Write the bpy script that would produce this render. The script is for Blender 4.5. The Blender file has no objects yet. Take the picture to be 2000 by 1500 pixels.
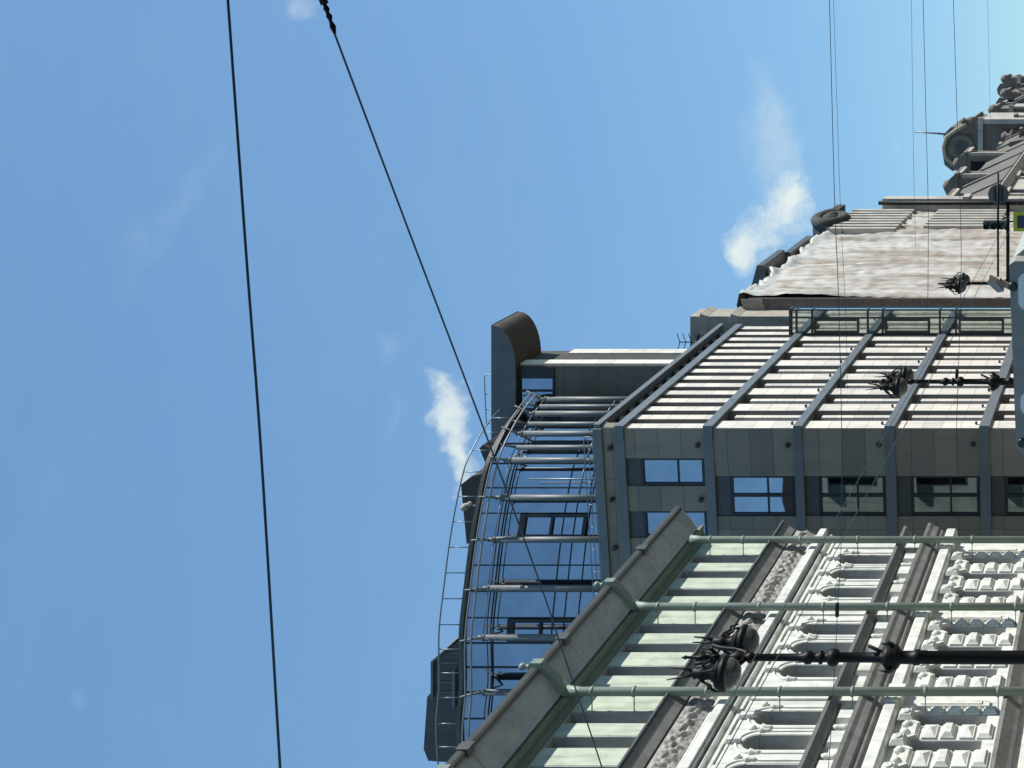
import bpy, bmesh, math, random
from mathutils import Vector, noise
random.seed(7)
SC = bpy.context.scene
COL = SC.collection
PI = math.pi
FPX = 2600.0            # focal length in pixels of the 2000 px wide photograph
VPX, VPY = 1534.0, 2234.0   # where the street direction vanishes (upright picture)
EYE = 1.7

def at(x, y, D):
    """point at distance D along the street seen at photo pixel (x, y)"""
    return Vector(((1500 - y - VPX) / FPX * D, D, EYE + (VPY - x) / FPX * D))

# ------------------------------------------------------------------ materials
def new_mat(name):
    m = bpy.data.materials.new(name)
    m.use_nodes = True
    nt = m.node_tree
    return m, nt, nt.nodes['Principled BSDF']

def coords(nt, scale=(1, 1, 1), kind='Object'):
    tc = nt.nodes.new('ShaderNodeTexCoord')
    mp = nt.nodes.new('ShaderNodeMapping')
    mp.inputs['Scale'].default_value = scale
    nt.links.new(tc.outputs[kind], mp.inputs['Vector'])
    return mp.outputs['Vector']

def noise_node(nt, vec, scale, detail=5, rough=0.6):
    n = nt.nodes.new('ShaderNodeTexNoise')
    n.inputs['Scale'].default_value = scale
    n.inputs['Detail'].default_value = detail
    n.inputs['Roughness'].default_value = rough
    nt.links.new(vec, n.inputs['Vector'])
    return n.outputs['Fac']

def ramp(nt, fac, a, b, c0=(0, 0, 0, 1), c1=(1, 1, 1, 1)):
    r = nt.nodes.new('ShaderNodeValToRGB')
    r.color_ramp.elements[0].position = a
    r.color_ramp.elements[1].position = b
    r.color_ramp.elements[0].color = c0
    r.color_ramp.elements[1].color = c1
    nt.links.new(fac, r.inputs['Fac'])
    return r.outputs['Color']

def mixc(nt, fac, a, b):
    m = nt.nodes.new('ShaderNodeMix')
    m.data_type = 'RGBA'
    for sock, v in ((m.inputs['Factor'], fac), (m.inputs['A'], a), (m.inputs['B'], b)):
        if isinstance(v, (int, float)):
            sock.default_value = v
        elif isinstance(v, tuple):
            sock.default_value = (v[0], v[1], v[2], 1)
        else:
            nt.links.new(v, sock)
    return m.outputs['Result']

def bump(nt, bs, h, strength=0.3, dist=0.02):
    b = nt.nodes.new('ShaderNodeBump')
    b.inputs['Strength'].default_value = strength
    b.inputs['Distance'].default_value = dist
    nt.links.new(h, b.inputs['Height'])
    nt.links.new(b.outputs['Normal'], bs.inputs['Normal'])

def plaster(name, col, dirt, amount=0.5, rough=0.85, scale=1.2, streak=0.5, bmp=0.25, metallic=0.0):
    """weathered surface: blotches plus rain streaks running down, fine grain"""
    m, nt, bs = new_mat(name)
    v = coords(nt, (1, 1, 1))
    vs = coords(nt, (2.6, 2.6, 0.28))
    n1 = ramp(nt, noise_node(nt, v, scale), 0.42, 0.75)
    n2 = ramp(nt, noise_node(nt, vs, 1.6), 0.48, 0.78)
    c = mixc(nt, n1, col, tuple(x * (1 - 0.35 * amount) for x in col))
    st = nt.nodes.new('ShaderNodeMath'); st.operation = 'MULTIPLY'
    nt.links.new(n2, st.inputs[0]); st.inputs[1].default_value = streak * amount
    c = mixc(nt, st.outputs[0], c, dirt)
    nt.links.new(c, bs.inputs['Base Color'])
    bs.inputs['Roughness'].default_value = rough
    bs.inputs['Metallic'].default_value = metallic
    if bmp:
        bump(nt, bs, noise_node(nt, v, scale * 14, 3), bmp, 0.02)
    return m

def panelled(name, col, col2, mortar, bw, bh, axis='x', dirt=(0.1, 0.1, 0.09), rough=0.7, ms=0.012, offset=0.0):
    """stone slabs with thin joints; axis picks the horizontal world direction"""
    m, nt, bs = new_mat(name)
    tc = nt.nodes.new('ShaderNodeTexCoord')
    sx = nt.nodes.new('ShaderNodeSeparateXYZ'); cx = nt.nodes.new('ShaderNodeCombineXYZ')
    nt.links.new(tc.outputs['Object'], sx.inputs[0])
    nt.links.new(sx.outputs['X' if axis == 'x' else 'Y'], cx.inputs['X'])
    nt.links.new(sx.outputs['Z'], cx.inputs['Y'])
    b = nt.nodes.new('ShaderNodeTexBrick')
    b.offset = offset
    b.inputs['Scale'].default_value = 1.0
    b.inputs['Brick Width'].default_value = bw
    b.inputs['Row Height'].default_value = bh
    b.inputs['Mortar Size'].default_value = ms
    b.inputs['Bias'].default_value = 0.0
    b.inputs['Color1'].default_value = (*col, 1)
    b.inputs['Color2'].default_value = (*col2, 1)
    b.inputs['Mortar'].default_value = (*mortar, 1)
    nt.links.new(cx.outputs[0], b.inputs['Vector'])
    vs = coords(nt, (2.2, 2.2, 0.35))
    n2 = ramp(nt, noise_node(nt, vs, 1.3), 0.45, 0.8)
    st = nt.nodes.new('ShaderNodeMath'); st.operation = 'MULTIPLY'
    nt.links.new(n2, st.inputs[0]); st.inputs[1].default_value = 0.35
    nt.links.new(mixc(nt, st.outputs[0], b.outputs['Color'], dirt), bs.inputs['Base Color'])
    bs.inputs['Roughness'].default_value = rough
    bump(nt, bs, noise_node(nt, coords(nt), 18, 3), 0.15, 0.02)
    return m

def glass(name, tint, rough=0.03, wave=0.08):
    """mirror-coated window glass, slightly wavy"""
    m, nt, bs = new_mat(name)
    v = coords(nt)
    n = ramp(nt, noise_node(nt, v, 0.9, 3), 0.35, 0.75)
    nt.links.new(mixc(nt, n, tint, tuple(x * 0.8 for x in tint)), bs.inputs['Base Color'])
    bs.inputs['Metallic'].default_value = 1.0
    bs.inputs['Roughness'].default_value = rough
    bump(nt, bs, noise_node(nt, v, 1.1, 2), wave, 0.02)
    return m

def plain(name, col, rough=0.5, metallic=0.0, spec=0.5, var=0.25):
    m, nt, bs = new_mat(name)
    n = ramp(nt, noise_node(nt, coords(nt), 3.0), 0.35, 0.75)
    nt.links.new(mixc(nt, n, col, tuple(x * (1 - var) for x in col)), bs.inputs['Base Color'])
    bs.inputs['Roughness'].default_value = rough
    bs.inputs['Metallic'].default_value = metallic
    bs.inputs['Specular IOR Level'].default_value = spec
    return m

M = {}
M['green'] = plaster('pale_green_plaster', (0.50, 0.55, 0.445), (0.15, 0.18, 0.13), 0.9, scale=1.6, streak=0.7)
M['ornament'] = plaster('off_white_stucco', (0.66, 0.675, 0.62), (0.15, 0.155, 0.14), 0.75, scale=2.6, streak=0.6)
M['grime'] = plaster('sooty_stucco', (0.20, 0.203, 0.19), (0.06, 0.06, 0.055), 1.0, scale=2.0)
M['fascia'] = plaster('grey_cement', (0.44, 0.445, 0.42), (0.20, 0.21, 0.22), 1.0, scale=0.8)
M['pipe'] = plaster('painted_downpipe', (0.22, 0.27, 0.22), (0.10, 0.12, 0.10), 0.5, rough=0.5)
M['tin'] = plaster('dark_tin', (0.075, 0.078, 0.075), (0.03, 0.03, 0.03), 0.7, rough=0.5)
M['dark_glass'] = plain('dim_window_glass', (0.012, 0.013, 0.014), 0.08, 0, 0.6)
M['win_frame'] = plain('old_window_frame', (0.11, 0.115, 0.115), 0.6)
M['slab'] = panelled('brown_stone_slabs', (0.26, 0.228, 0.182), (0.18, 0.158, 0.126), (0.075, 0.068, 0.058), 2.1, 0.9, 'x')
M['cream'] = panelled('cream_stone_slabs', (0.72, 0.67, 0.59), (0.56, 0.53, 0.48), (0.25, 0.23, 0.20), 1.06, 0.74, 'y', ms=0.010)
M['band'] = plaster('blue_grey_metal_band', (0.135, 0.155, 0.168), (0.075, 0.08, 0.085), 0.6, rough=0.5, bmp=0.05)
M['spandrel'] = plain('charcoal_panel', (0.055, 0.062, 0.068), 0.5)
M['black_frame'] = plain('black_frame', (0.012, 0.015, 0.018), 0.4)
M['blue_glass'] = glass('blue_coated_glass', (0.37, 0.42, 0.48), wave=0.07)
M['bay_glass'] = glass('green_bay_glass', (0.50, 0.56, 0.53), 0.06, 0.2)
M['gap_glass'] = plain('dark_olive_glass', (0.035, 0.038, 0.03), 0.25, 0, 0.4)
M['steel'] = plain('grey_steel', (0.125, 0.14, 0.145), 0.5, 0.0)
M['rail'] = plain('thin_rail_steel', (0.20, 0.25, 0.29), 0.4, 0.3)
M['rail_pale'] = plain('pale_pipe_rail', (0.30, 0.30, 0.29), 0.5)
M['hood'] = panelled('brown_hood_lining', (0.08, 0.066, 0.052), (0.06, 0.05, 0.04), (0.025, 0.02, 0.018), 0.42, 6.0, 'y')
M['hoodface'] = plaster('grey_hood_face', (0.12, 0.135, 0.15), (0.06, 0.065, 0.07), 0.5)
M['slate'] = panelled('slate_cladding', (0.075, 0.08, 0.085), (0.055, 0.058, 0.062), (0.03, 0.03, 0.03), 0.45, 2.2, 'x')
M['sheet_brown'] = panelled('rusty_brick', (0.17, 0.12, 0.10), (0.12, 0.095, 0.085), (0.20, 0.18, 0.16), 0.5, 0.35, 'x', dirt=(0.25, 0.22, 0.19), offset=0.5)
M['stone'] = plaster('old_beige_stone', (0.36, 0.33, 0.27), (0.12, 0.11, 0.09), 0.9)
M['lit_stone'] = plaster('pale_grey_stone', (0.46, 0.43, 0.38), (0.13, 0.11, 0.09), 1.0, scale=0.7)
M['dark_stone'] = plaster('weathered_dark_stone', (0.185, 0.155, 0.13), (0.05, 0.045, 0.04), 1.0, scale=0.7)
M['mansard'] = plaster('mansard_slate', (0.14, 0.135, 0.125), (0.07, 0.065, 0.06), 0.9, scale=0.5)
M['iron'] = plaster('black_cast_iron', (0.006, 0.0065, 0.0065), (0.01, 0.01, 0.01), 0.4, rough=0.5, bmp=0.1)
M['iron'].node_tree.nodes['Principled BSDF'].inputs['Specular IOR Level'].default_value = 0.22
M['wire'] = plain('wire_steel', (0.022, 0.055, 0.085), 0.7)
M['asphalt'] = plaster('asphalt', (0.05, 0.05, 0.052), (0.03, 0.03, 0.03), 0.5, scale=0.6, streak=0)
M['paving'] = panelled('pavement_slabs', (0.26, 0.25, 0.23), (0.22, 0.21, 0.20), (0.12, 0.12, 0.11), 0.6, 0.6, 'y')
M['white'] = plain('white_plastic', (0.92, 0.92, 0.90), 0.8, spec=0.1, var=0.03)
M['bus_grey'] = plain('grey_vehicle_paint', (0.33, 0.33, 0.30), 0.8)
M['bus_pale'] = plain('pale_vehicle_side', (0.38, 0.42, 0.38), 0.5, var=0.15)
M['tyre'] = plain('tyre_rubber', (0.02, 0.02, 0.02), 0.9)
M['sign_back'] = plain('grey_sign_back', (0.10, 0.115, 0.12), 0.6)
M['lime'] = plain('lime_sign_film', (0.42, 0.50, 0.03), 0.5, var=0.1)
M['sign_blue'] = plain('blue_sign_film', (0.015, 0.05, 0.08), 0.6)
M['soffit'] = plaster('shaded_green_soffit', (0.17, 0.225, 0.19), (0.10, 0.13, 0.11), 0.6)  # wall green darkened: the shade under the eave is put into the colour
M['dark_slab'] = panelled('dark_brown_slabs', (0.14, 0.125, 0.105), (0.115, 0.10, 0.085), (0.07, 0.06, 0.05), 2.6, 0.8, 'x')
M['carved'] = plaster('mottled_carved_stone', (0.40, 0.39, 0.36), (0.05, 0.05, 0.05), 1.3, scale=5.0, streak=0.75)
M['jamb'] = plaster('shaded_grey_jamb', (0.50, 0.505, 0.475), (0.18, 0.18, 0.17), 0.8, bmp=0.1)  # shade of the window reveals put into the grey of this lining
M['soot'] = plaster('sooty_black_stone', (0.055, 0.054, 0.05), (0.02, 0.02, 0.02), 0.8)
M['opal'] = None

def bowl_material():
    m, nt, bs = new_mat('cloudy_lamp_bowl')
    n = ramp(nt, noise_node(nt, coords(nt), 6.0), 0.3, 0.75)
    nt.links.new(mixc(nt, n, (0.17, 0.165, 0.145), (0.07, 0.068, 0.06)), bs.inputs['Base Color'])
    bs.inputs['Roughness'].default_value = 0.25
    bs.inputs['Transmission Weight'].default_value = 0.35
    return m
M['opal'] = bowl_material()

def sheet_material():
    m, nt, bs = new_mat('stained_white_sheeting')
    v = coords(nt, (1, 0.55, 0.06))
    n1 = ramp(nt, noise_node(nt, v, 2.2, 6, 0.65), 0.44, 0.60)
    n2 = ramp(nt, noise_node(nt, coords(nt, (1, 0.5, 0.12)), 1.4, 6), 0.52, 0.72)
    c = mixc(nt, n1, (0.52, 0.50, 0.46), (0.31, 0.265, 0.215))
    n2m = nt.nodes.new('ShaderNodeMath'); n2m.operation = 'MULTIPLY'
    nt.links.new(n2, n2m.inputs[0]); n2m.inputs[1].default_value = 0.6
    c = mixc(nt, n2m.outputs[0], c, (0.25, 0.15, 0.085))
    nt.links.new(c, bs.inputs['Base Color'])
    bs.inputs['Roughness'].default_value = 0.55
    bump(nt, bs, noise_node(nt, coords(nt, (1, 1.2, 0.35)), 2.4, 6), 0.6, 0.12)
    return m
M['sheet'] = sheet_material()
M['sheet_white'] = plaster('clean_white_sheeting', (0.47, 0.47, 0.44), (0.22, 0.19, 0.16), 1.1, rough=0.45, scale=0.8)

# ------------------------------------------------------------------ mesh helpers
class Frame:
    """facade frame: s runs along the wall, t stands out from it, z is up"""
    def __init__(self, o, u, n):
        self.o, self.u, self.n = o, u, n
    def p(self, s, t, z):
        return (self.o[0] + self.u[0] * s + self.n[0] * t, self.o[1] + self.u[1] * s + self.n[1] * t, z)

W = Frame((0, 0), (1, 0), (0, 1))       # plain world axes: s = x, t = y
GX, BX = -19.0, -17.4
G = Frame((GX, 0), (0, 1), (1, 0))      # green facade
S = Frame((BX, 0), (0, 1), (1, 0))      # sunny side of the modern building and the facades beyond it
A8 = math.radians(8)
B = Frame((BX, 52.0), (-math.cos(A8), math.sin(A8)), (-math.sin(A8), -math.cos(A8)))   # shaded front

class MB:
    def __init__(self):
        self.v, self.f, self.m, self.sm = [], [], [], []
    def face(self, idx, m=0, sm=False):
        self.f.append(idx); self.m.append(m); self.sm.append(sm)
    def add(self, pts):
        i = len(self.v); self.v += [tuple(p) for p in pts]; return i
    def box(self, F, s0, s1, t0, t1, z0, z1, m=0):
        i = self.add([F.p(s, t, z) for z in (z0, z1) for t in (t0, t1) for s in (s0, s1)])
        for q in ((0, 1, 3, 2), (4, 5, 7, 6), (0, 1, 5, 4), (2, 3, 7, 6), (0, 2, 6, 4), (1, 3, 7, 5)):
            self.face([i + k for k in q], m)
        return self
    def loops(self, A, Bq, m=0, caps=True):
        n = len(A); i = self.add(A); j = self.add(Bq)
        for k in range(n):
            self.face([i + k, i + (k + 1) % n, j + (k + 1) % n, j + k], m)
        if caps:
            self.face([i + k for k in range(n)], m); self.face([j + k for k in range(n)], m)
        return self
    def front(self, F, pts, t0, t1, m=0):        # polygon in (s, z) pushed from t0 to t1
        return self.loops([F.p(s, t0, z) for s, z in pts], [F.p(s, t1, z) for s, z in pts], m)
    def run(self, F, pts, s0, s1, m=0):          # profile in (t, z) drawn from s0 to s1
        return self.loops([F.p(s0, t, z) for t, z in pts], [F.p(s1, t, z) for t, z in pts], m)
    def plan(self, pts, z0, z1, m=0):
        return self.loops([(x, y, z0) for x, y in pts], [(x, y, z1) for x, y in pts], m)
    def frustum(self, F, s0, s1, z0, z1, t0, t1, ins, m=0, ins2=None):
        i2 = ins if ins2 is None else ins2
        A = [F.p(s, t0, z) for s, z in ((s0, z0), (s1, z0), (s1, z1), (s0, z1))]
        Bq = [F.p(s, t1, z) for s, z in ((s0 + ins, z0 + i2), (s1 - ins, z0 + i2), (s1 - ins, z1 - i2), (s0 + ins, z1 - i2))]
        return self.loops(A, Bq, m)
    def tube(self, pts, r, n=8, m=0, caps=True):
        pts = [Vector(p) for p in pts]
        rs = r if isinstance(r, (list, tuple)) else [r] * len(pts)
        rings = []; ref = None
        for k, p in enumerate(pts):
            d = (pts[min(k + 1, len(pts) - 1)] - pts[max(k - 1, 0)]).normalized()
            if ref is None:
                ref = d.orthogonal().normalized()
            ref = (ref - d * ref.dot(d))
            ref = ref.normalized() if ref.length > 1e-6 else d.orthogonal().normalized()
            b = d.cross(ref)
            rings.append(self.add([p + (ref * math.cos(a) + b * math.sin(a)) * rs[k] for a in (2 * PI * q / n for q in range(n))]))
        for a, b2 in zip(rings, rings[1:]):
            for q in range(n):
                self.face([a + q, a + (q + 1) % n, b2 + (q + 1) % n, b2 + q], m, True)
        if caps:
            self.face([rings[0] + q for q in range(n)], m); self.face([rings[-1] + q for q in range(n)], m)
        return self
    def lathe(self, c, prof, n=16, m=0, axis='z', sm=True):
        rings = []
        for r, h in prof:
            ps = []
            for q in range(n):
                a = 2 * PI * q / n; u, w = max(r, 0.0005) * math.cos(a), max(r, 0.0005) * math.sin(a)
                ps.append({'z': (c[0] + u, c[1] + w, c[2] + h), 'y': (c[0] + u, c[1] + h, c[2] + w), 'x': (c[0] + h, c[1] + u, c[2] + w)}[axis])
            rings.append(self.add(ps))
        for a, b2 in zip(rings, rings[1:]):
            for q in range(n):
                self.face([a + q, a + (q + 1) % n, b2 + (q + 1) % n, b2 + q], m, sm)
        self.face([rings[0] + q for q in range(n)], m); self.face([rings[-1] + q for q in range(n)], m)
        return self
    def build(self, name, mats, parent=None, bevel=0.0):
        base = Vector((0, 0, 0)); p = parent
        while p is not None:
            base += p.location; p = p.parent
        me = bpy.data.meshes.new(name)
        me.from_pydata([(a - base.x, b - base.y, c - base.z) for a, b, c in self.v], [], self.f)
        for mt in (mats if isinstance(mats, (list, tuple)) else [mats]):
            me.materials.append(M[mt])
        for k, pl in enumerate(me.polygons):
            pl.material_index = self.m[k]; pl.use_smooth = self.sm[k]
        bm = bmesh.new(); bm.from_mesh(me)
        bmesh.ops.recalc_face_normals(bm, faces=bm.faces)
        bm.to_mesh(me); bm.free()
        o = bpy.data.objects.new(name, me); COL.objects.link(o)
        if parent is not None:
            o.parent = parent
        if bevel:
            bv = o.modifiers.new('bevel', 'BEVEL'); bv.width = bevel; bv.segments = 2; bv.limit_method = 'ANGLE'
        return o

def tag(o, label=None, cat=None, group=None, kind=None):
    if label: o['label'] = label
    if cat: o['category'] = cat
    if group: o['group'] = group
    if kind: o['kind'] = kind
    return o

def thing(name, label, cat, loc, group=None):
    o = bpy.data.objects.new(name, None); COL.objects.link(o)
    o.location = loc; o.empty_display_size = 0.5
    bpy.context.view_layer.update()
    return tag(o, label, cat, group)

def dup(o, parent=None, off=(0, 0, 0)):
    c = o.copy(); COL.objects.link(c); c.parent = parent
    c.location = Vector(o.location) + Vector(off)
    for ch in list(o.children):
        dup(ch, c)
    return c

def arc(cx, cz, r, a0, a1, n):
    return [(cx + r * math.cos(a0 + (a1 - a0) * k / n), cz + r * math.sin(a0 + (a1 - a0) * k / n)) for k in range(n + 1)]

# ------------------------------------------------------------------ ground
g = MB(); g.box(W, -600, 600, -300, 1500, -0.3, 0.0); tag(g.build('road', 'asphalt'), kind='structure')
g = MB(); g.box(W, -60, -8.8, -60, 400, 0.004, 0.14); tag(g.build('pavement', 'paving'), kind='structure')
g = MB(); g.box(W, -8.8, -8.6, -60, 400, 0.004, 0.15); tag(g.build('kerb', 'lit_stone'), kind='structure')

# ------------------------------------------------------------------ green ornate building
gb = thing('ornate_building', 'pale green ornate building with rows of narrow arched windows and a wide grey eave', 'building', (GX, 34, 0))
S0, S1 = 21.2, 45.57
PIPES = [44.6 - 4.72 * k for k in range(6)]
WIN = sorted(P - d for P in PIPES for d in (0.75, 1.85, 3.12) if P - d > S0 + 0.6)
RUS = sorted(P - d for P in PIPES for d in (0.88, 2.02, 3.25) if P - d > S0 + 0.6)
DEEP = -0.5

def wall_row(mb, cs, w, z0, z1, zo0, zo1):
    """pier boxes and lintels that leave openings of width w at centres cs between zo0 and zo1"""
    e = S0
    for c in cs:
        mb.box(G, e, c - w / 2, DEEP, 0, z0, z1); e = c + w / 2
    mb.box(G, e, S1, DEEP, 0, z0, z1)
    for c in cs:
        if zo0 > z0: mb.box(G, c - w / 2, c + w / 2, DEEP, 0, z0, zo0)
        if zo1 < z1: mb.box(G, c - w / 2, c + w / 2, DEEP, 0, zo1, z1)

w = MB()
wb0 = MB(); wb0.box(G, S0, S1, -14, DEEP - 0.06, 0, 16.9); wb0.build('house_body', 'green', gb)
wall_row(w, RUS, 0.9, 0, 5.0, 1.2, 4.0)
wall_row(w, RUS, 0.52, 5.0, 8.1, 5.75, 7.55)
w.box(G, S0, S1, DEEP, 0, 8.1, 9.95)
AW, SPR = 0.70, 11.42
e = S0
for c in WIN:                                            # arched storey
    w.box(G, e, c - AW / 2, DEEP, 0, 9.95, 12.3)
    w.front(G, [(c + AW / 2, SPR), (c + AW / 2, 12.3), (c - AW / 2, 12.3), (c - AW / 2, SPR)] + arc(c, SPR, AW / 2, PI, 0, 10)[1:-1], DEEP, 0)
    e = c + AW / 2
w.box(G, e, S1, DEEP, 0, 9.95, 12.3)
w.build('wall', 'ornament', gb)
w = MB(); w.box(G, S0, S1, DEEP, 0, 12.3, 13.6)
wall_row(w, WIN, 0.54, 13.6, 16.9, 14.2, 16.62)
w.build('wall', 'green', gb)

def g_window(c, wd, z0, z1, arch=False):
    f = MB(); k = 0.06
    f.box(G, c - wd / 2, c - wd / 2 + k, DEEP - 0.02, DEEP + 0.08, z0, z1)
    f.box(G, c + wd / 2 - k, c + wd / 2, DEEP - 0.02, DEEP + 0.08, z0, z1)
    f.box(G, c - wd / 2 + k, c + wd / 2 - k, DEEP - 0.02, DEEP + 0.08, z1 - k, z1)
    f.box(G, c - wd / 2 + k, c + wd / 2 - k, DEEP - 0.02, DEEP + 0.10, z0, z0 + k)
    f.box(G, c - wd / 2 + k, c + wd / 2 - k, DEEP - 0.02, DEEP + 0.06, z0 + (z1 - z0) * 0.62, z0 + (z1 - z0) * 0.62 + 0.05)
    j = 0.03
    f.box(G, c - wd / 2 + 0.001, c - wd / 2 + j, DEEP + 0.081, -0.012, z0 + 0.001, z1 - (0.06 if arch else 0.001), 1)
    f.box(G, c + wd / 2 - j, c + wd / 2 - 0.001, DEEP + 0.081, -0.012, z0 + 0.001, z1 - (0.06 if arch else 0.001), 1)
    if arch:
        A_ = arc(c, SPR, wd / 2 - 0.001, PI, 0, 12); B_ = arc(c, SPR, wd / 2 - j, 0, PI, 12)
        f.front(G, A_ + B_, DEEP + 0.081, -0.012, 1)
    else:
        f.box(G, c - wd / 2 + j, c + wd / 2 - j, DEEP + 0.081, -0.012, z1 - j, z1 - 0.001, 1)
    fo = f.build('window', ['win_frame', 'jamb'], gb)
    q = MB(); q.box(G, c - wd / 2 + k, c + wd / 2 - k, DEEP - 0.04, DEEP + 0.02, z0 + k, z1 - k)
    q.build('pane', 'dark_glass', fo)
    return fo

def repeat(first, c0, cs):
    for c in cs:
        if abs(c - c0) > 0.01:
            dup(first, gb, (0, c - c0, 0))

c0 = WIN[-1]; repeat(g_window(c0, 0.54, 14.2, 16.62), c0, WIN)
repeat(g_window(c0, AW, 9.95, 11.422, True), c0, WIN)
for c in WIN:
    q = MB(); q.front(G, [(c + AW / 2, SPR), (c + AW / 2 - 0.001, SPR - 0.001)][:1] + arc(c, SPR, AW / 2, 0, PI, 12)[1:], DEEP - 0.05, DEEP + 0.01)
    q.build('fanlight', 'dark_glass', gb)
r0 = RUS[-1]; repeat(g_window(r0, 0.52, 5.75, 7.55), r0, RUS)
repeat(g_window(r0, 0.9, 1.2, 4.0), r0, RUS)

# roof, eave
pass
for x in (-21.4, -24.6, -27.8):
    for z0, z1 in ((1.2, 4.0), (5.6, 7.9), (9.8, 12.0), (13.9, 16.0)):
        q = MB(); q.box(W, x - 0.26, x + 0.26, S1 + 0.012, S1 + 0.03, z0, z1); q.build('window', 'dark_glass', gb)
        q = MB(); q.box(W, x - 0.75, x + 0.75, S1 + 0.004, S1 + 0.2, z1 + 0.01, z1 + 0.25); q.build('window_hood', 'ornament', gb)
rf = MB(); rf.run(G, [(1.05, 17.5), (-7.0, 18.3), (-14.3, 17.5)], S0, S1 - 0.32)
rf.build('roof', 'tin', gb)
ev = MB()
EAVE = [(-0.1, 16.9), (0.42, 16.9), (0.50, 16.86), (0.58, 16.98), (0.78, 17.10), (0.98, 17.30), (1.08, 17.44), (1.08, 17.495), (-0.1, 17.495)]
e = S1 + 0.18
cuts = [S1 - 0.30, 41.9, 36.2, 31.0, S0]
for a, b in zip(cuts, cuts[1:]):
    ev.run(G, EAVE, b + 0.012, a - 0.012)
ev.build('eave', 'fascia', gb)
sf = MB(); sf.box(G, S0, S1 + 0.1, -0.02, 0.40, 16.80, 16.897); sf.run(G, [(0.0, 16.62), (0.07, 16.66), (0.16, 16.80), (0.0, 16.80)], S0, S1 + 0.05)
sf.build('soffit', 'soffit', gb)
gt = MB()
for a, b in zip(cuts, cuts[1:]):
    gt.run(G, [(1.085, 17.40), (1.17, 17.42), (1.20, 17.48), (1.22, 17.60), (1.19, 17.62), (1.13, 17.56), (0.9, 17.66), (0.9, 17.502), (1.085, 17.502)], b + 0.02, a - 0.02)
for a in cuts[1:-1]:
    gt.box(G, a - 0.16, a + 0.16, 1.0, 1.24, 17.36, 17.66)
gt.build('gutter', 'tin', gb)

# downpipes with a strap and ball over the eave
def downpipe(P, head=True):
    d = MB(); t = 0.50
    d.tube([G.p(P, t, 0.2), G.p(P, t, 16.4), G.p(P, t, 16.75)], [0.115, 0.115, 0.16], 10)
    for z in (1.5, 3.6, 5.5, 7.4, 9.3, 11.2, 13.1, 15.0, 16.1):
        d.lathe(G.p(P, t, z), [(0.115, -0.04), (0.135, -0.03), (0.135, 0.03), (0.115, 0.04)], 10)
        d.box(G, P - 0.012, P + 0.012, 0.0, 0.42, z - 0.012, z + 0.012)
    if not head: return d.build('downpipe', 'pipe', gb)
    d.run(G, [(0.42, 16.75), (0.62, 16.72), (0.76, 16.9), (1.0, 17.14), (1.22, 17.34), (1.24, 17.62), (1.10, 17.66), (1.06, 17.46), (0.56, 17.02)], P - 0.13, P + 0.13)
    d.frustum(Frame((G.o[0], G.o[1]), G.u, G.n), P - 0.17, P + 0.17, 17.34, 17.72, 1.02, 1.30, 0.05)
    d.lathe(G.p(P, 1.15, 17.72), [(0.10, 0.0), (0.06, 0.06), (0.05, 0.1), (0.085, 0.14), (0.10, 0.19), (0.085, 0.25), (0.03, 0.29)], 12)
    return d.build('downpipe', 'pipe', gb)
downpipe(PIPES[0] - 0.40, False)
dp = downpipe(PIPES[1] - 0.42)
for P in PIPES[2:5]:
    dup(dp, gb, (0, P - PIPES[1], 0))

# middle cornice, carved frieze below it
cn = MB()
cn.run(G, [(-0.05, 13.62), (0.16, 13.62), (0.24, 13.66), (0.34, 13.86), (0.46, 14.0), (0.48, 14.09), (0.30, 14.13), (0.0, 14.16), (-0.05, 14.16)], S0, S1 + 0.12)
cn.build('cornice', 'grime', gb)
tp = MB(); tp.run(G, [(-0.02, 14.19), (0.30, 14.135), (0.49, 14.095), (0.515, 14.06), (0.535, 14.06), (0.53, 14.12), (0.3, 14.17), (-0.02, 14.22)], S0, S1 + 0.16)
tp.build('flashing', 'tin', gb)

def carved():
    f = MB()
    n, mz = 760, 18
    rows = []
    for a in range(n + 1):
        s = S0 + (S1 + 0.08 - S0) * a / n
        ps = []
        for b in range(mz + 1):
            v = b / mz
            z = 13.60 - 0.62 * v
            k = math.sin(v * PI)
            q = noise.noise(Vector((s * 5.2, z * 5.6, 4))) * 0.9 + noise.noise(Vector((s * 11.0, z * 11.0, 9))) * 0.8
            roll = abs(math.sin(s * PI / 0.42 + 1.3 * math.sin(v * 6.5)))
            t = 0.22 - 0.15 * v + k * (0.07 * roll + 0.09 * q)
            ps.append(G.p(s, max(t, 0.01), z))
        rows.append(f.add(ps))
    for a, b in zip(rows, rows[1:]):
        for k in range(mz):
            f.face([a + k, a + k + 1, b + k + 1, b + k], 0, True)
    return f
carved().build('carved_frieze', 'carved', gb)
for P in PIPES[:5]:
    for ds in (-0.40, 0.34):
        q = MB(); q.lathe(G.p(P + ds, 0.2, 13.2), [(0.02, -0.3), (0.07, -0.26), (0.09, -0.16), (0.06, -0.02), (0.10, 0.12), (0.12, 0.22), (0.08, 0.33), (0.03, 0.36)], 10)
        q.build('console', 'grime', gb)
mo = MB()
mo.run(G, [(0, 12.98), (0.06, 12.98), (0.10, 12.92), (0.06, 12.86), (0, 12.86)], S0, S1)
mo.run(G, [(0, 12.84), (0.22, 12.82), (0.27, 12.77), (0.27, 12.58), (0.20, 12.53), (0, 12.51)], S0, S1 + 0.1)
mo.run(G, [(0, 12.47), (0.09, 12.45), (0.12, 12.40), (0.09, 12.35), (0, 12.33)], S0, S1)
mo.run(G, [(0, 12.27), (0.05, 12.25), (0.05, 12.17), (0, 12.15)], S0, S1)
mo.build('moulding', 'ornament', gb)

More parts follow.
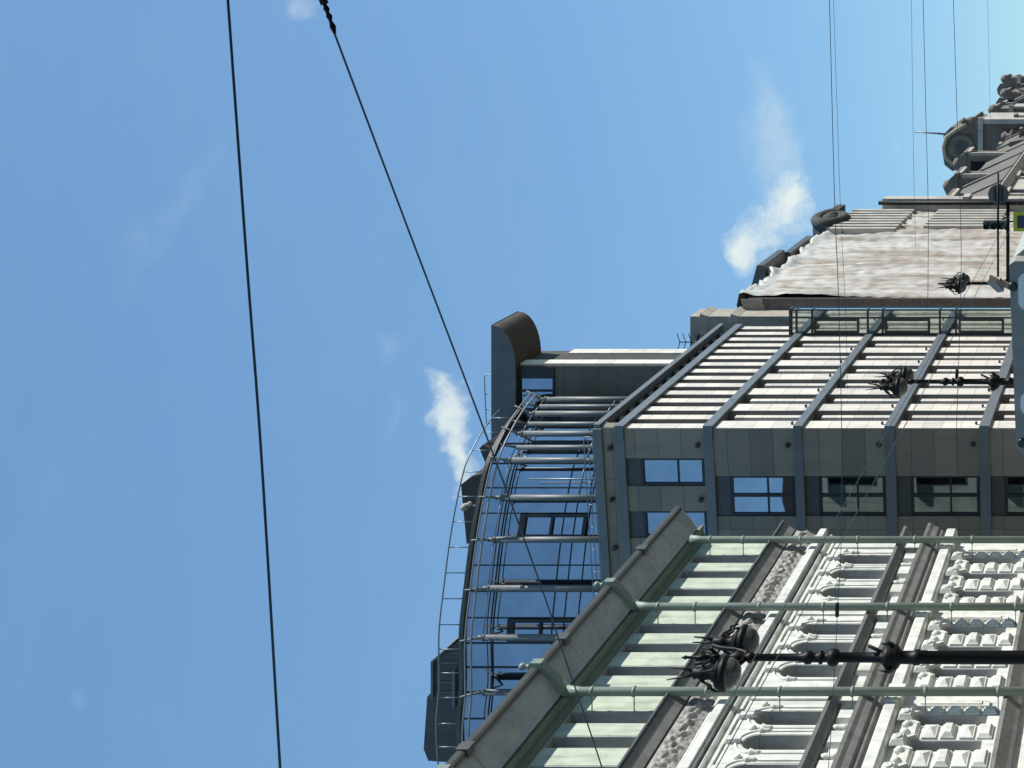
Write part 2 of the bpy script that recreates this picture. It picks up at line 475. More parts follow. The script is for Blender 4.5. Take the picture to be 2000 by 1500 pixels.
# arches: hood mould, colonnettes and rosettes, one set per window
def archset(c):
    f = MB()
    pts = arc(c, SPR, AW / 2 + 0.13, PI, 0, 14)
    f.tube([G.p(a, 0.0, z) for a, z in pts], 0.04, 6)
    f.front(G, [(c - 0.06, 11.78), (c + 0.06, 11.78), (c + 0.09, 12.12), (c - 0.09, 12.12)], 0, 0.12)
    for sg in (-1, 1):
        x = c + sg * (AW / 2 + 0.13)
        f.lathe(G.p(x, 0.02, 11.3), [(0.02, -0.16), (0.06, -0.06), (0.05, 0.0), (0.085, 0.09), (0.09, 0.13)], 8)
        f.box(G, x - 0.04, x + 0.04, 0.0, 0.035, 10.05, 11.12)
    f.lathe(G.p(c + AW / 2 + 0.24, 0.02, 11.66), [(0.09, -0.01), (0.08, 0.04), (0.03, 0.07)], 8, axis='x')
    f.run(G, [(0, 10.02), (0.16, 10.0), (0.16, 9.9), (0, 9.85)], c - 0.42, c + 0.42)
    return f.build('arch_surround', 'ornament', gb)
repeat(archset(c0), c0, WIN)

# lower double cornice with a lit row of blocks between
lc = MB()
lc.run(G, [(-0.02, 9.66), (0.12, 9.66), (0.2, 9.7), (0.34, 9.84), (0.36, 9.93), (-0.02, 9.98)], S0, S1 + 0.12)
lc.run(G, [(-0.02, 8.50), (0.10, 8.50), (0.14, 8.58), (0.20, 8.60), (0.22, 8.70), (0.30, 8.74), (0.36, 8.90), (0.44, 9.0), (0.46, 9.1), (-0.02, 9.14)], S0, S1 + 0.14)
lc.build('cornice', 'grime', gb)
lm = MB()
lm.run(G, [(0, 8.47), (0.22, 8.46), (0.27, 8.42), (0.27, 8.16), (0.2, 8.1), (0, 8.07)], S0, S1 + 0.1)
for c in WIN:
    lm.frustum(G, c - 0.30, c + 0.30, 9.18, 9.62, 0.0, 0.14, 0.05)
    lm.lathe(G.p(c + 0.55, 0.05, 9.4), [(0.06, -0.2), (0.09, -0.1), (0.05, 0.0), (0.09, 0.1), (0.06, 0.2)], 8)
lm.build('frieze_blocks', 'ornament', gb)
for P in PIPES[:5]:
    pm = MB()
    pm.box(G, P - 0.30, P + 0.30, 0.0, 0.20, 9.16, 9.64); pm.build('pedestal', 'ornament', gb); pm = MB()
    pm.box(G, P - 0.36, P + 0.34, 0.0, 0.31, 8.05, 8.48)
    pm.lathe(G.p(P - 0.42, 0.25, 8.3), [(0.05, -0.2), (0.11, -0.14), (0.09, 0.0), (0.12, 0.12), (0.06, 0.2)], 8)
    pm.build('pedestal', 'ornament', gb); pm = MB()
    pm.box(G, P - 0.30, P - 0.04, 0.0, 0.07, 5.75, 7.75); pm.box(G, P - 0.25, P - 0.09, 0.07, 0.10, 5.95, 7.55)
    pm.build('pilaster', 'ornament', gb)
    pm = MB(); pm.box(G, P + 0.06, P + 0.30, 0.0, 0.06, 9.98, 12.10); pm.build('pilaster', 'ornament', gb)

# rusticated piers of the lowest visible storey
def rust_column(f, s0, s1):
    z = 5.52; k = 0
    while z < 7.55:
        h = 0.36 + random.uniform(-0.02, 0.02); zz_ = z; z = z + random.uniform(-0.015, 0.015); dt = random.uniform(-0.02, 0.02)
        f.box(G, s0, s1, 0, 0.05, z, z + h)
        if k % 2 == 0:
            f.frustum(G, s0 + 0.02, s1 - 0.02, z + 0.02, z + h - 0.02, 0.05, 0.13 + dt, 0.06 + dt * 0.5)
        else:
            f.frustum(G, s0 + 0.02, s1 - 0.02, z + 0.02, z + h - 0.02, 0.05, 0.15 + dt, (s1 - s0) / 2 - 0.05, ins2=0.13)
        z = zz_ + 0.47; k += 1
for k, P in enumerate(PIPES[:5]):
    cs = [P - d for d in (0.88, 2.02, 3.25)]
    if cs[-1] < S0: continue
    for a, b in ((cs[0] + 0.27, cs[0] + 0.55), (cs[1] + 0.28, cs[0] - 0.28), (cs[2] + 0.28, cs[1] - 0.28), (cs[2] - 0.95, cs[2] - 0.28)):
        f = MB(); rust_column(f, a, b)
        f.build('rusticated_pier', 'ornament', gb)
    for c in cs:
        f = MB()
        f.front(G, [(c - 0.30, 7.40), (c - 0.16, 7.62), (c + 0.16, 7.62), (c + 0.30, 7.40), (c + 0.33, 7.5), (c + 0.2, 7.76), (c - 0.2, 7.76), (c - 0.33, 7.5)], 0.0, 0.12)
        f.frustum(G, c - 0.2, c + 0.2, 7.62, 8.02, 0.12, 0.24, 0.07)
        f.lathe(G.p(c, 0.22, 7.82), [(0.10, 0), (0.11, 0.04), (0.07, 0.07), (0.03, 0.03)], 10, axis='x')
        for sg in (-1, 1):
            f.lathe(G.p(c + sg * 0.40, 0.12, 7.72), [(0.04, -0.12), (0.1, -0.04), (0.1, 0.05), (0.03, 0.13)], 8)
        f.build('keystone', 'ornament', gb)
l3 = MB(); l3.run(G, [(-0.02, 4.9), (0.14, 4.9), (0.2, 5.0), (0.4, 5.25), (0.4, 5.36), (-0.02, 5.42)], S0, S1 + 0.1)
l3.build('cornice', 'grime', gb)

op = thing('added_opposite_building', 'long plain stone building added on the opposite side of the street, outside the view', 'building', (16, 60, 0))
o_ = MB(); o_.box(W, 16, 34, -80, 190, 0, 20.5); o_.build('wall', 'stone', op)  # unseen block, added to shade the street and cut skylight on the walls
for z in (4.6, 8.6, 12.6, 16.6):
    o_ = MB(); o_.box(W, 15.7, 15.997, -80, 190, z, z + 0.4); o_.build('cornice', 'lit_stone', op)

# ------------------------------------------------------------------ modern brown building
mb_ = thing('modern_building', 'brown stone corner building with sunlit cream piers, grey floor bands and a blue glass attic', 'building', (BX, 52, 0))
BANDS = [(22.0, 22.35), (18.53, 18.9), (15.04, 15.38), (11.42, 11.82), (7.72, 8.12), (3.9, 4.25)]
SE = 67.4
corners = [(BX - 0.62, 52.7), (BX - 0.62, SE), (-46, SE), (-46, 56.6)]
c = MB(); c.plan(corners, 0, 22.9); c.build('core', 'spandrel', mb_)

# shaded front: stone slabs with window openings
fw = MB(); FL = 24.0
levels = [(BANDS[i + 1][1], BANDS[i][0]) for i in range(5)] + [(0.0, BANDS[5][0])]
top_w = [(1.26, 2.43), (3.47, 4.62), (5.7, 6.85), (8.0, 9.15), (10.3, 11.45)]
low_w = [(2.0, 3.7), (6.9, 8.6), (11.8, 13.5)]
for i, (z0, z1) in enumerate(levels):
    e = 0.47
    for a, b in (top_w if i == 0 else low_w):
        fw.box(B, e, a, -0.45, 0.0, z0, z1); e = b
        fw.box(B, a, b, -0.45, -0.17, z0, z1)
    fw.box(B, e, FL, -0.45, 0, z0, z1)
    fw.box(B, 0.004, 1.43 if i else 1.2, 0.003, 0.036, z0 + 0.003, z1 - 0.003)
fw.box(B, 0, FL, -0.45, 0, 22.35, 22.86)
fw.build('front_wall', 'slab', mb_)

def front_window(a, b, z0, z1, cross):
    f = MB(); zt = z1 - 0.54
    f.box(B, a + 0.003, b - 0.003, -0.168, -0.06, zt, z1 - 0.003, 1)
    k = 0.10
    for s0, s1, q0, q1 in ((a, a + k, z0, zt), (b - k, b, z0, zt), (a + k, b - k, zt - k * 1.2, zt), (a + k, b - k, z0, z0 + k * 1.6)):
        f.box(B, s0 + 0.003, s1 - 0.003, -0.168, -0.045, q0 + 0.003, q1 - 0.003)
    zm = z0 + (zt - z0) * 0.43; mid = (a + b) / 2
    f.box(B, a + k, b - k, -0.168, -0.08, zm - 0.035, zm + 0.035)
    if cross:
        f.box(B, mid - 0.06, mid + 0.06, -0.168, -0.06, z0 + k * 1.6, zt - k * 1.2)
    fo = f.build('window', ['black_frame', 'spandrel'], mb_)
    q = MB(); q.box(B, a + k - 0.01, b - k + 0.01, -0.167, -0.115, z0 + k, zt - k)
    q.build('pane', 'blue_glass', fo)
for i, (z0, z1) in enumerate(levels):
    for a, b in (top_w if i == 0 else low_w):
        front_window(a, b, z0, z1, i > 0)

bd = MB(); 
for z0, z1 in BANDS:
    b1 = MB(); b1.box(B, 0.02, FL, -0.44, 0.08, z0, z1); b1.box(S, 51.90, SE, -0.45, 0.12, z0 + 0.002, z1 - 0.002)
    b1.build('floor_band', 'band', mb_)
for s, z in ((0.68, 19.12), (2.96, 19.10), (0.68, 15.6), (0.66, 12.05), (0.64, 8.36), (5.2, 19.1), (2.96, 22.6), (5.0, 22.6), (0.8, 22.55)):
    l = MB(); p0 = B.p(s, 0.0, z)
    l.lathe((p0[0], p0[1] - 0.16, z), [(0.05, 0.14), (0.09, 0.12), (0.10, 0.02), (0.07, -0.02)], 10, axis='y')
    l.build('wall_light', 'black_frame', mb_)

# sunny side: wide piers, set back fins and dark glazing; the top storey has even piers
z_low = [(BANDS[i + 1][1], BANDS[i][0]) for i in range(1, 5)] + [(0, BANDS[5][0])]
p = MB()
for k in range(7):
    a = 52.0 + 2.12 * k
    p = MB()
    for z0, z1 in z_low:
        if k == 0: p.plan([(BX, 52.0), (BX, 52.85), (BX - 0.46, 52.85), (BX - 0.46, 52.066)], z0, z1)
        else: p.box(S, a, a + 0.85, -0.46, 0, z0, z1)
    p.build('pier', 'cream', mb_)
    f = MB()
    for z0, z1 in z_low:
        f.box(S, a + 1.335, a + 1.635, -0.55, -0.03, z0, z1 - 0.42)
    f.build('fin', 'cream', mb_)
p = MB()
for z0, z1 in z_low:
    p.box(S, 66.84, SE, -0.46, 0, z0, z1)
p.build('pier', 'cream', mb_)
for k in range(15):
    a = 52.0 + 1.06 * k
    p = MB()
    if k == 0: p.plan([(BX, 52.0), (BX, 52.53), (BX - 0.46, 52.53), (BX - 0.46, 52.066)], BANDS[1][1], BANDS[0][0])
    else: p.box(S, a, min(a + 0.53, SE), -0.46, 0, BANDS[1][1], BANDS[0][0])
    p.build('pier', 'cream', mb_)
def side_window(a, b, z0, z1):
    f = MB()
    f.box(S, a, b, -0.615, -0.56, z0, z0 + 0.1); f.box(S, a, b, -0.615, -0.56, z1 - 0.1, z1)
    f.box(S, a, b, -0.615, -0.57, z0 + (z1 - z0) * 0.4, z0 + (z1 - z0) * 0.4 + 0.06)
    fo = f.build('window', 'black_frame', mb_)
    q = MB(); q.box(S, a, b, -0.612, -0.59, z0 + 0.1, z1 - 0.1)
    q.build('pane', 'gap_glass', fo)
for k in range(7):
    a = 52.85 + 2.12 * k
    for z0, z1 in z_low[:4]:
        side_window(a, a + 1.27, z0, z1)
for k in range(14):
    a = 52.53 + 1.06 * k
    side_window(a, a + 0.53, BANDS[1][1], BANDS[0][0])
for k in range(7):                                      # small lamps just above each band
    for z in (15.55, 12.0, 8.3):
        if k < 6:
            l = MB(); l.lathe(S.p(52.42 + 2.12 * k, 0.0, z), [(0.03, 0.0), (0.05, 0.02), (0.05, 0.10), (0.03, 0.12)], 8, axis='x')
            l.build('wall_light', 'black_frame', mb_)

# parapet: shaded gallery with brackets under the capping
pr = MB()
pr.box(S, 52.0, SE, -0.62, 0.14, 22.96, 23.2)
pr.box(B, 0.0, FL, -0.55, 0.10, 22.862, 23.197)
pr.build('parapet_cap', 'band', mb_)
pb = MB(); pb.box(S, 52.45, SE, -0.64, -0.58, 22.352, 22.958); pb.build('parapet_wall', 'spandrel', mb_)
for k in range(14):
    a = 52.55 + 1.06 * k
    q = MB(); q.run(S, [(-0.57, 22.40), (-0.40, 22.40), (-0.22, 22.62), (-0.16, 22.90), (-0.57, 22.90)], a, a + 0.42)
    q.build('bracket', 'spandrel', mb_)
rt = MB(); rt.plan([(BX - 0.64, 52.75), (BX - 0.64, SE), (-46, SE), (-46, 56.6)], 22.905, 22.95); rt.build('terrace', 'tin', mb_)

# glass oriel at the far end of the sunny side
oz = [(3.9, 19.1)]
of = MB(); ox0, ox1, oy0, oy1 = BX + 0.015, BX + 1.26, 65.72, 66.28
k = 0.07
def post(x, y, z0, z1, wx=k, wy=k):
    of.box(W, x, x + wx, y, y + wy, z0, z1)
for x in (ox0, ox0 + 0.80, ox1 - k):
    post(x, oy0, 3.9, 19.1); post(x, oy1 - k, 3.9, 19.1)
zz = [19.1]
for (z0, z1) in BANDS[1:5]:
    zz += [z1 - 0.05, z0 - 0.45]
for z in zz:
    of.box(W, ox0 + k, ox1 - k, oy0 - 0.004, oy0 + k, z - 0.05, z + 0.05)
    of.box(W, ox1 - k - 0.002, ox1 + 0.004, oy0 + k, oy1 - k, z - 0.05, z + 0.05)
of.box(W, ox0, ox1 + 0.03, oy0 - 0.03, oy1 + 0.03, 19.1, 19.22)
oo = of.build('glass_bay', 'black_frame', mb_)
for z1, z0 in zip(zz[1::2] + [3.9], zz[2::2] + [3.9]):
    fr = MB()
    if z1 - z0 < 0.2: continue
q = MB()
q.box(W, ox0 + k, ox0 + 0.80, oy0 + 0.03, oy0 + 0.05, 3.95, 19.08)
q.box(W, ox0 + 0.87, ox1 - k, oy0 + 0.025, oy0 + 0.045, 3.95, 19.08)
q.box(W, ox1 - 0.05, ox1 - 0.02, oy0 + k, oy1 - k, 3.95, 19.08)
q.build('pane', 'bay_glass', oo)
for zt in [18.5, 15.0, 11.35, 7.6]:
    fr = MB(); z1, z0 = zt - 0.45 - 0.05, zt - 2.75
    for a0, a1, b0, b1 in ((ox0 + 0.08, ox0 + 0.20, z0, z1), (ox0 + 0.67, ox0 + 0.79, z0, z1), (ox0 + 0.2, ox0 + 0.67, z1 - 0.12, z1), (ox0 + 0.2, ox0 + 0.67, z0, z0 + 0.12)):
        fr.box(W, a0, a1, oy0 - 0.012, oy0 + 0.028, b0, b1)
    fr.build('sash', 'black_frame', oo)

# attic: steel columns on a curve with glass behind
cols = []
for X, D in ((40, 53.6), (148, 53.8), (255, 53.8), (351, 54.2), (446, 54.7), (528, 55.3), (601, 56.05), (653, 57.1), (692, 58.2), (720, 59.3)):
    cols.append(Vector(((X - VPX) / FPX * D, D)))
def catmull(P, n):
    out = []
    for i in range(len(P) - 1):
        p0, p1, p2, p3 = P[max(i - 1, 0)], P[i], P[i + 1], P[min(i + 2, len(P) - 1)]
        for k in range(n):
            t = k / n
            out.append(0.5 * ((2 * p1) + (p2 - p0) * t + (2 * p0 - 5 * p1 + 4 * p2 - p3) * t * t + (3 * p1 - p0 - 3 * p2 + p3) * t ** 3))
    out.append(P[-1]); return out
line = catmull([Vector((-36.0, 54.4))] + cols, 12)
def offset(L, d):
    out = []
    for i, q in enumerate(L):
        tg = (L[min(i + 1, len(L) - 1)] - L[max(i - 1, 0)]).normalized()
        out.append(q + Vector((tg.y, -tg.x)) * d)        # positive = towards the street
    return out
def resample(L, step):
    out = [L[0].copy()]; acc = 0.0
    for a, b in zip(L, L[1:]):
        d = (b - a).length; pos = 0.0
        while acc + d - pos >= step:
            pos += step - acc; acc = 0.0
            out.append(a.lerp(b, pos / d))
        acc += d - pos
    return out
gl = offset(line, -0.62)
at_ = MB()
i0 = at_.add([(q.x, q.y, 22.96) for q in gl]); i1 = at_.add([(q.x, q.y, 29.45) for q in gl])
inn = offset(line, -0.70)
j0 = at_.add([(q.x, q.y, 22.96) for q in inn]); j1 = at_.add([(q.x, q.y, 29.45) for q in inn])
for k in range(len(gl) - 1):
    at_.face([i0 + k, i0 + k + 1, i1 + k + 1, i1 + k], 0, True); at_.face([j0 + k, j0 + k + 1, j1 + k + 1, j1 + k], 0)
ag = at_.build('attic_glazing', 'blue_glass', mb_)
mu = MB()
mpts = resample(offset(line, -0.60), 1.0)
for q in mpts:
    mu.box(W, q.x - 0.02, q.x + 0.02, q.y - 0.03, q.y + 0.02, 22.97, 29.44)
for z in (28.3, 25.9, 25.42, 24.85):
    mu.tube([(q.x, q.y, z) for q in offset(line, -0.605)], 0.026, 4)
mu.build('mullions', 'black_frame', ag)
for i in (5, 9, 13):                                     # opened dark casements
    a, b = mpts[i], mpts[i + 1]
    f = MB(); fr = Frame((a.x, a.y), tuple((b - a).normalized()), tuple(Vector(((b - a).y, -(b - a).x)).normalized()))
    for s0, s1, z0, z1 in ((0.03, 0.97, 27.45, 27.7), (0.03, 0.17, 24.9, 27.45), (0.83, 0.97, 24.9, 27.45), (0.17, 0.83, 24.9, 25.05), (0.17, 0.83, 26.3, 26.4)):
        f.box(fr, s0, s1, 0.0, 0.10, z0, z1)
    f.build('casement', 'black_frame', ag)
ro = MB()
edge = offset(line, -0.45)
back = [(-20.3, 60.6), (-20.3, 66.5), (-36, 66.5)]
ro.plan([(q.x, q.y) for q in edge] + back, 29.455, 29.62)
ro.build('roof', 'tin', mb_)
for q0, q in enumerate(cols[:]):
    cm = MB(); x, y = q
    tg = (cols[min(q0 + 1, len(cols) - 1)] - cols[max(q0 - 1, 0)]).normalized(); n2 = Vector((tg.y, -tg.x))
    cm.tube([(x, y, 22.96), (x, y, 28.35)], 0.125, 12)
    cm.tube([(x, y, 28.35), (x, y, 28.62)], 0.085, 10)
    cm.lathe((x, y, 28.35), [(0.125, -0.04), (0.15, -0.02), (0.15, 0.03), (0.09, 0.05)], 12)
    e1 = Vector((x + n2.x * 0.42, y + n2.y * 0.42, 29.15)); e0 = Vector((x - n2.x * 0.62, y - n2.y * 0.62, 27.9))
    cm.tube([e0, (x, y, 28.5), e1], [0.03, 0.06, 0.035], 6)
    cm.build('steel_column', 'steel', mb_)
for q in ((626, 56.6), (672, 57.65), (706, 58.75)):
    D = q[1]; x = (q[0] - VPX) / FPX * D
    cm = MB(); cm.tube([(x, D, 22.96), (x, D, 28.35)], 0.10, 10); cm.tube([(x, D, 28.35), (x + 0.2, D - 0.2, 28.95)], 0.05, 6)
    cm.build('steel_column', 'steel', mb_)
rb = MB(); rl = offset(line, 0.2)
rb.tube([(q.x, q.y, 28.78) for q in rl], 0.04, 8); rb.tube([(q.x, q.y, 28.98) for q in offset(line, 0.30)], 0.03, 6)
rb.build('ring_rail', 'rail_pale', mb_)
rr = MB(); el = offset(line, -0.5)
rr.tube([(q.x, q.y, 30.45) for q in el], 0.03, 6)
for q in resample(el, 0.98):
    rr.tube([(q.x, q.y, 29.6), (q.x, q.y, 30.45)], 0.022, 5)
x, y = el[-1]
rr.tube([(-20.35, 61.4, 31.14), (-20.35, 61.4, 32.02), (-18.2, 61.4, 32.12), (-18.08, 61.4, 31.98), (-18.08, 61.4, 31.14)], 0.025, 5)
for q in (-19.7, -19.0):
    rr.tube([(q, 61.4, 31.14), (q, 61.4, 32.07)], 0.02, 5)
rr.build('roof_railing', 'rail', mb_)
st = MB()
for i in range(2, len(cols) - 1):
    a_, b_ = cols[i], cols[i + 1]
    st.tube([(a_.x, a_.y, 28.4), (b_.x, b_.y, 28.4)], 0.022, 5)
    if i > 4:
        st.tube([(a_.x, a_.y, 25.2), (b_.x, b_.y, 25.2)], 0.03, 5); st.tube([(a_.x, a_.y, 23.2), (b_.x, b_.y, 25.2)], 0.016, 5)
        m2 = (a_ + b_) / 2; st.tube([(m2.x, m2.y, 23.0), (m2.x, m2.y, 27.4)], 0.03, 5)
st.build('tie_rods', 'rail', mb_)
tr = MB()
tl = [B.p(s, -0.25, 0)[:2] for s in (0.5, 3, 6, 9, 12)]
for z in (23.72, 23.55, 23.38):
    tr.tube([(a, b, z) for a, b in tl], 0.018, 5)
for s in [0.5 + 0.95 * k for k in range(13)]:
    a, b, _ = B.p(s, -0.25, 0); tr.tube([(a, b, 23.19), (a, b, 23.73)], 0.018, 5)
tr.build('terrace_railing', 'rail', mb_)

# far attic block with the curved hood
YB = 60.4
hb = MB()
hb.box(W, -23.0, BX, YB, 62.9, 22.95, 31.0)
hb.build('attic_block', 'dark_slab', mb_)
hb = MB(); hb.box(W, BX + 0.003, BX + 0.03, YB + 0.75, 62.22, 23.0, 29.9); hb.build('side_panel', 'soot', mb_)
hs = MB()
hs.box(W, BX + 0.003, BX + 0.09, YB + 0.12, YB + 0.72, 23.0, 30.1); hs.box(W, BX + 0.003, BX + 0.09, 62.25, 62.89, 23.0, 28.6)
hs.build('pilaster', 'cream', mb_)
hw = MB(); hx0 = -19.3
for a0, a1, b0, b1 in ((-19.4, -17.45, 30.05, 30.19), (-19.4, -17.45, 28.42, 28.5), (-17.55, -17.45, 28.5, 30.05), (-19.4, -19.3, 28.5, 30.05), (-18.55, -18.45, 28.5, 30.05), (-17.95, -17.55, 28.5, 30.05)):
    hw.box(W, a0, a1, YB - 0.07, YB - 0.002, b0, b1)
ho = hw.build('window', 'black_frame', mb_)
q = MB(); q.box(W, -19.3, -17.55, YB - 0.03, YB - 0.003, 28.5, 30.05); q.build('pane', 'blue_glass', ho)
prof = [(-20.6, 31.14), (-15.44, 31.14)] + [(-15.48 - 1.95 * (1 - math.cos(PI / 2 * k / 14)), 31.06 - 1.02 * math.sin(PI / 2 * k / 14)) for k in range(15)] + [(-20.6, 30.03)]
hd = MB()
A = [(x, YB - 0.35, z) for x, z in prof]; Bq = [(x, 62.6, z) for x, z in prof]
i = hd.add(A); j = hd.add(Bq); n = len(prof)
for k in range(n):
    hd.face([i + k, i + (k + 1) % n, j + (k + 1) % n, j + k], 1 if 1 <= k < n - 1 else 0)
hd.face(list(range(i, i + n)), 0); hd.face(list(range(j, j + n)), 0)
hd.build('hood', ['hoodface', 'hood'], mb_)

# slate pavilion and small hood on the attic roof
sp = MB()
sp.front(W, [(-33.6, 29.6), (-27.9, 29.6), (-27.95, 30.8), (-29.0, 32.05), (-30.55, 32.05), (-30.55, 31.0), (-33.6, 31.0)], 57.0, 60.5)
sp.front(W, [(-33.6, 31.01), (-30.56, 31.01), (-30.3, 32.15), (-30.75, 32.55), (-33.0, 32.7), (-33.5, 32.5)], 57.3, 60.2)
so = sp.build('slate_pavilion', 'slate', mb_)
sl = MB(); sl.front(W, [(-27.80, 30.75), (-27.88, 30.85), (-29.0, 32.16), (-30.6, 32.16), (-30.6, 32.06), (-29.03, 32.06)], 56.85, 60.6)
sl.box(W, -33.3, -30.4, 56.95, 57.0, 31.0, 31.06); sl.box(W, -30.9, -29.3, 56.7, 57.0, 31.05, 31.17); sl.box(W, -31.3, -30.7, 56.75, 56.98, 30.8, 30.95)
for k in range(6):
    sl.box(W, -28.3 - 0.42 * k, -28.24 - 0.42 * k, 56.95, 57.0, 29.65, 30.75 + min(0.5 * k, 1.2))
sl.build('flashing', 'steel', so)
sh = MB(); sh.front(W, [(-24.0, 29.62), (-21.0, 29.62), (-21.3, 30.7), (-21.65, 31.15), (-24.2, 30.9)], 57.4, 59.5)
sh.build('roof_hood', 'soot', mb_)
sh = MB(); sh.front(W, [(-21.0, 29.62), (-20.2, 29.62), (-19.9, 30.15), (-20.05, 30.3), (-20.9, 29.95)], 57.3, 59.0); sh.build('roof_hood', 'soot', mb_)

# ------------------------------------------------------------------ dish on the roof
ds = thing('roof_device', 'small bright device fixed to the roof railing above the blue glass attic', 'device', at(908, 990, 56.2))
d = MB(); c0_ = at(908, 990, 56.2)
d.lathe((c0_.x, c0_.y, c0_.z), [(0.05, -0.25), (0.14, -0.12), (0.16, 0.0), (0.11, 0.14), (0.04, 0.2)], 10, axis='y'); d.lathe((c0_.x + 0.12, c0_.y, c0_.z - 0.2), [(0.03, -0.1), (0.12, 0.0), (0.05, 0.1)], 8); d.build('housing', 'lit_stone', ds)
d = MB(); d.tube([(c0_.x, c0_.y + 0.1, 29.6), (c0_.x, c0_.y + 0.1, c0_.z)], 0.05, 6); d.build('stand', 'steel', ds)

# ------------------------------------------------------------------ beige stone block and aerial behind the modern roof
sb = thing('stone_chimney', 'beige stone chimney block with two projecting ledges, behind the modern building', 'chimney', (-19.5, 72.5, 0))
def y72(X): return (X - VPX) / FPX * 72.5
def z72(Y): return EYE + (VPY - Y) / FPX * 72.5
c = MB(); c.box(W, y72(815), y72(882), 72.5, 74.2, 0, z72(1348)); c.build('shaft', 'stone', sb)
for Y, h in ((1368, 0.35), (1428, 0.4)):
    l = MB(); l.loops([(x, y, z72(Y)) for x, y in ((y72(813), 72.4), (y72(888), 72.4), (y72(888), 74.19), (y72(813), 74.19))],
                      [(x, y, z72(Y) - h) for x, y in ((y72(815), 72.49), (y72(882.5), 72.49), (y72(882.5), 74.18), (y72(815), 74.18))])
    l.build('ledge', 'lit_stone', sb)
o = MB()
for Y in (1362, 1388, 1410):
    o.box(W, y72(832), y72(846), 72.44, 72.49, z72(Y) - 0.4, z72(Y))
o.build('opening', 'black_frame', sb)
an = thing('tv_aerial', 'dark comb-shaped television aerial beside the beige stone chimney', 'aerial', at(1360, 668, 69))
a = MB()
pz = at(1345, 668, 69)
a.tube([(pz.x, pz.y, 22.9), (pz.x, pz.y, pz.z + 0.5)], 0.035, 6); a.build('mast', 'iron', an)
a = MB()
for k in range(5):
    zq = pz.z + 0.45 - 0.30 * k
    a.tube([(pz.x - 0.45, pz.y, zq + 0.12), (pz.x, pz.y, zq), (pz.x + 0.45, pz.y, zq + 0.16)], 0.022, 5)
a.build('rods', 'iron', an)

# ------------------------------------------------------------------ building wrapped in sheeting
wb = thing('wrapped_building', 'old building wrapped in stained white sheeting, brown brick end wall in shade', 'building', (BX, 74.3, 0))
def zS(x, y): return EYE - BX * (VPY - x) / (y + 34)
c = MB(); c.box(W, -34, BX - 0.35, 74.32, 103.0, 0, 23.9); c.build('body', 'dark_stone', wb)
c = MB(); c.box(W, -34, BX - 0.15, 74.0, 74.315, 0, 23.7); c.build('side_wall', 'sheet_brown', wb)
def sheeting():
    f = MB(); n, mz = 150, 120; rows = []
    for a in range(n + 1):
        s = 74.15 + (101.2 - 74.15) * a / n
        top = 24.1 + 0.7 * noise.noise(Vector((s * 0.45, 1, 0))) + 0.5 * noise.noise(Vector((s * 1.3, 5, 0)))
        if s > 92: top = min(top, 24.0 - (s - 92) * 0.16)
        ps = []
        for b in range(mz + 1):
            z = 3.0 + (top - 3.0) * b / mz
            t = 0.30 * noise.noise(Vector((s * 0.8, z * 0.10, 3))) + 0.22 * noise.noise(Vector((s * 2.4, z * 0.22, 8))) + 0.10 * noise.noise(Vector((s * 2.2, z * 1.5, 2)))
            up = max(0, (z - top + 1.6) / 1.6)
            t += up * up * 0.4 * noise.noise(Vector((s * 1.1, z * 1.5, 6)))
            if a == 0: t -= 0.15
            ps.append(S.p(s, 0.0 + t, z))
        ps.append(S.p(s, -0.6, top + 0.12 + 0.1 * noise.noise(Vector((s, 0, 3))))); ps.append(S.p(s, -1.4, top - 0.2))
        rows.append(f.add(ps))
    for a, b in zip(rows, rows[1:]):
        for k in range(mz + 2):
            f.face([a + k, a + k + 1, b + k + 1, b + k], 1 if k > mz - 6 + 5 * noise.noise(Vector((a * 0.13, k * 0.2, 3))) else 0, True)
    return f
sh_ = sheeting().build('sheeting', ['sheet', 'sheet_white'], wb)
fl = MB()
fold = MB()
rows = []
for b in range(40):                                     # sheet folded round the corner onto the end wall
    z = 22.9 + 1.2 * b / 39
    rows.append(fold.add([(BX - 0.16 - 0.9 * q / 10, 73.98 - 0.06 - 0.10 * noise.noise(Vector((q * 0.6, z * 2, 5))), z - 0.25 * (q / 10) * (1 + noise.noise(Vector((q * 0.9, 1, 1))))) for q in range(11)]))
for a, b in zip(rows, rows[1:]):
    for k in range(10):
        fold.face([a + k, a + k + 1, b + k + 1, b + k], 0, True)
fold.build('sheet_flap', 'sheet', wb)
# fluted strips left bare at the far end
for s0, s1 in ((90.5, 93.3),):
    pass
ft = MB()
for a, b, z0, z1 in ((92.6, 100.6, 19.0, 23.6), (93.6, 100.6, 12.0, 17.2), (94.0, 100.6, 6.0, 9.8)):
    s = a
    while s < b:
        ft.box(S, s, s + 0.55, -0.1, 0.30, z0 - (s - a) * 0.0, z1); s += 1.05
ft.build('flutes', 'lit_stone', wb)
pl = MB(); pl.box(S, 101.3, 102.6, -0.6, 0.95, 0, 21.6); pl.box(S, 101.2, 102.8, -0.7, 1.12, 15.0, 15.5); pl.box(S, 101.2, 102.8, -0.7, 1.12, 9.6, 10.0)
pl.build('pilaster', 'lit_stone', wb)
pd = MB(); pd.tube([S.p(100.9, 0.7, 0), S.p(100.9, 0.7, 21.8)], 0.16, 8); pd.build('downpipe', 'iron', wb)
cp = MB()
cp.run(S, [(-1.2, 24.5), (0.3, 24.7), (0.3, 25.1), (-1.2, 25.5)], 80.5, 85.2)
cp.run(S, [(-1.2, 24.3), (0.1, 24.35), (0.1, 24.75), (-1.2, 24.8)], 85.4, 91.0)
cp.build('coping', 'tin', wb)
vo = MB()                                                # big volute at the corner of the roofline
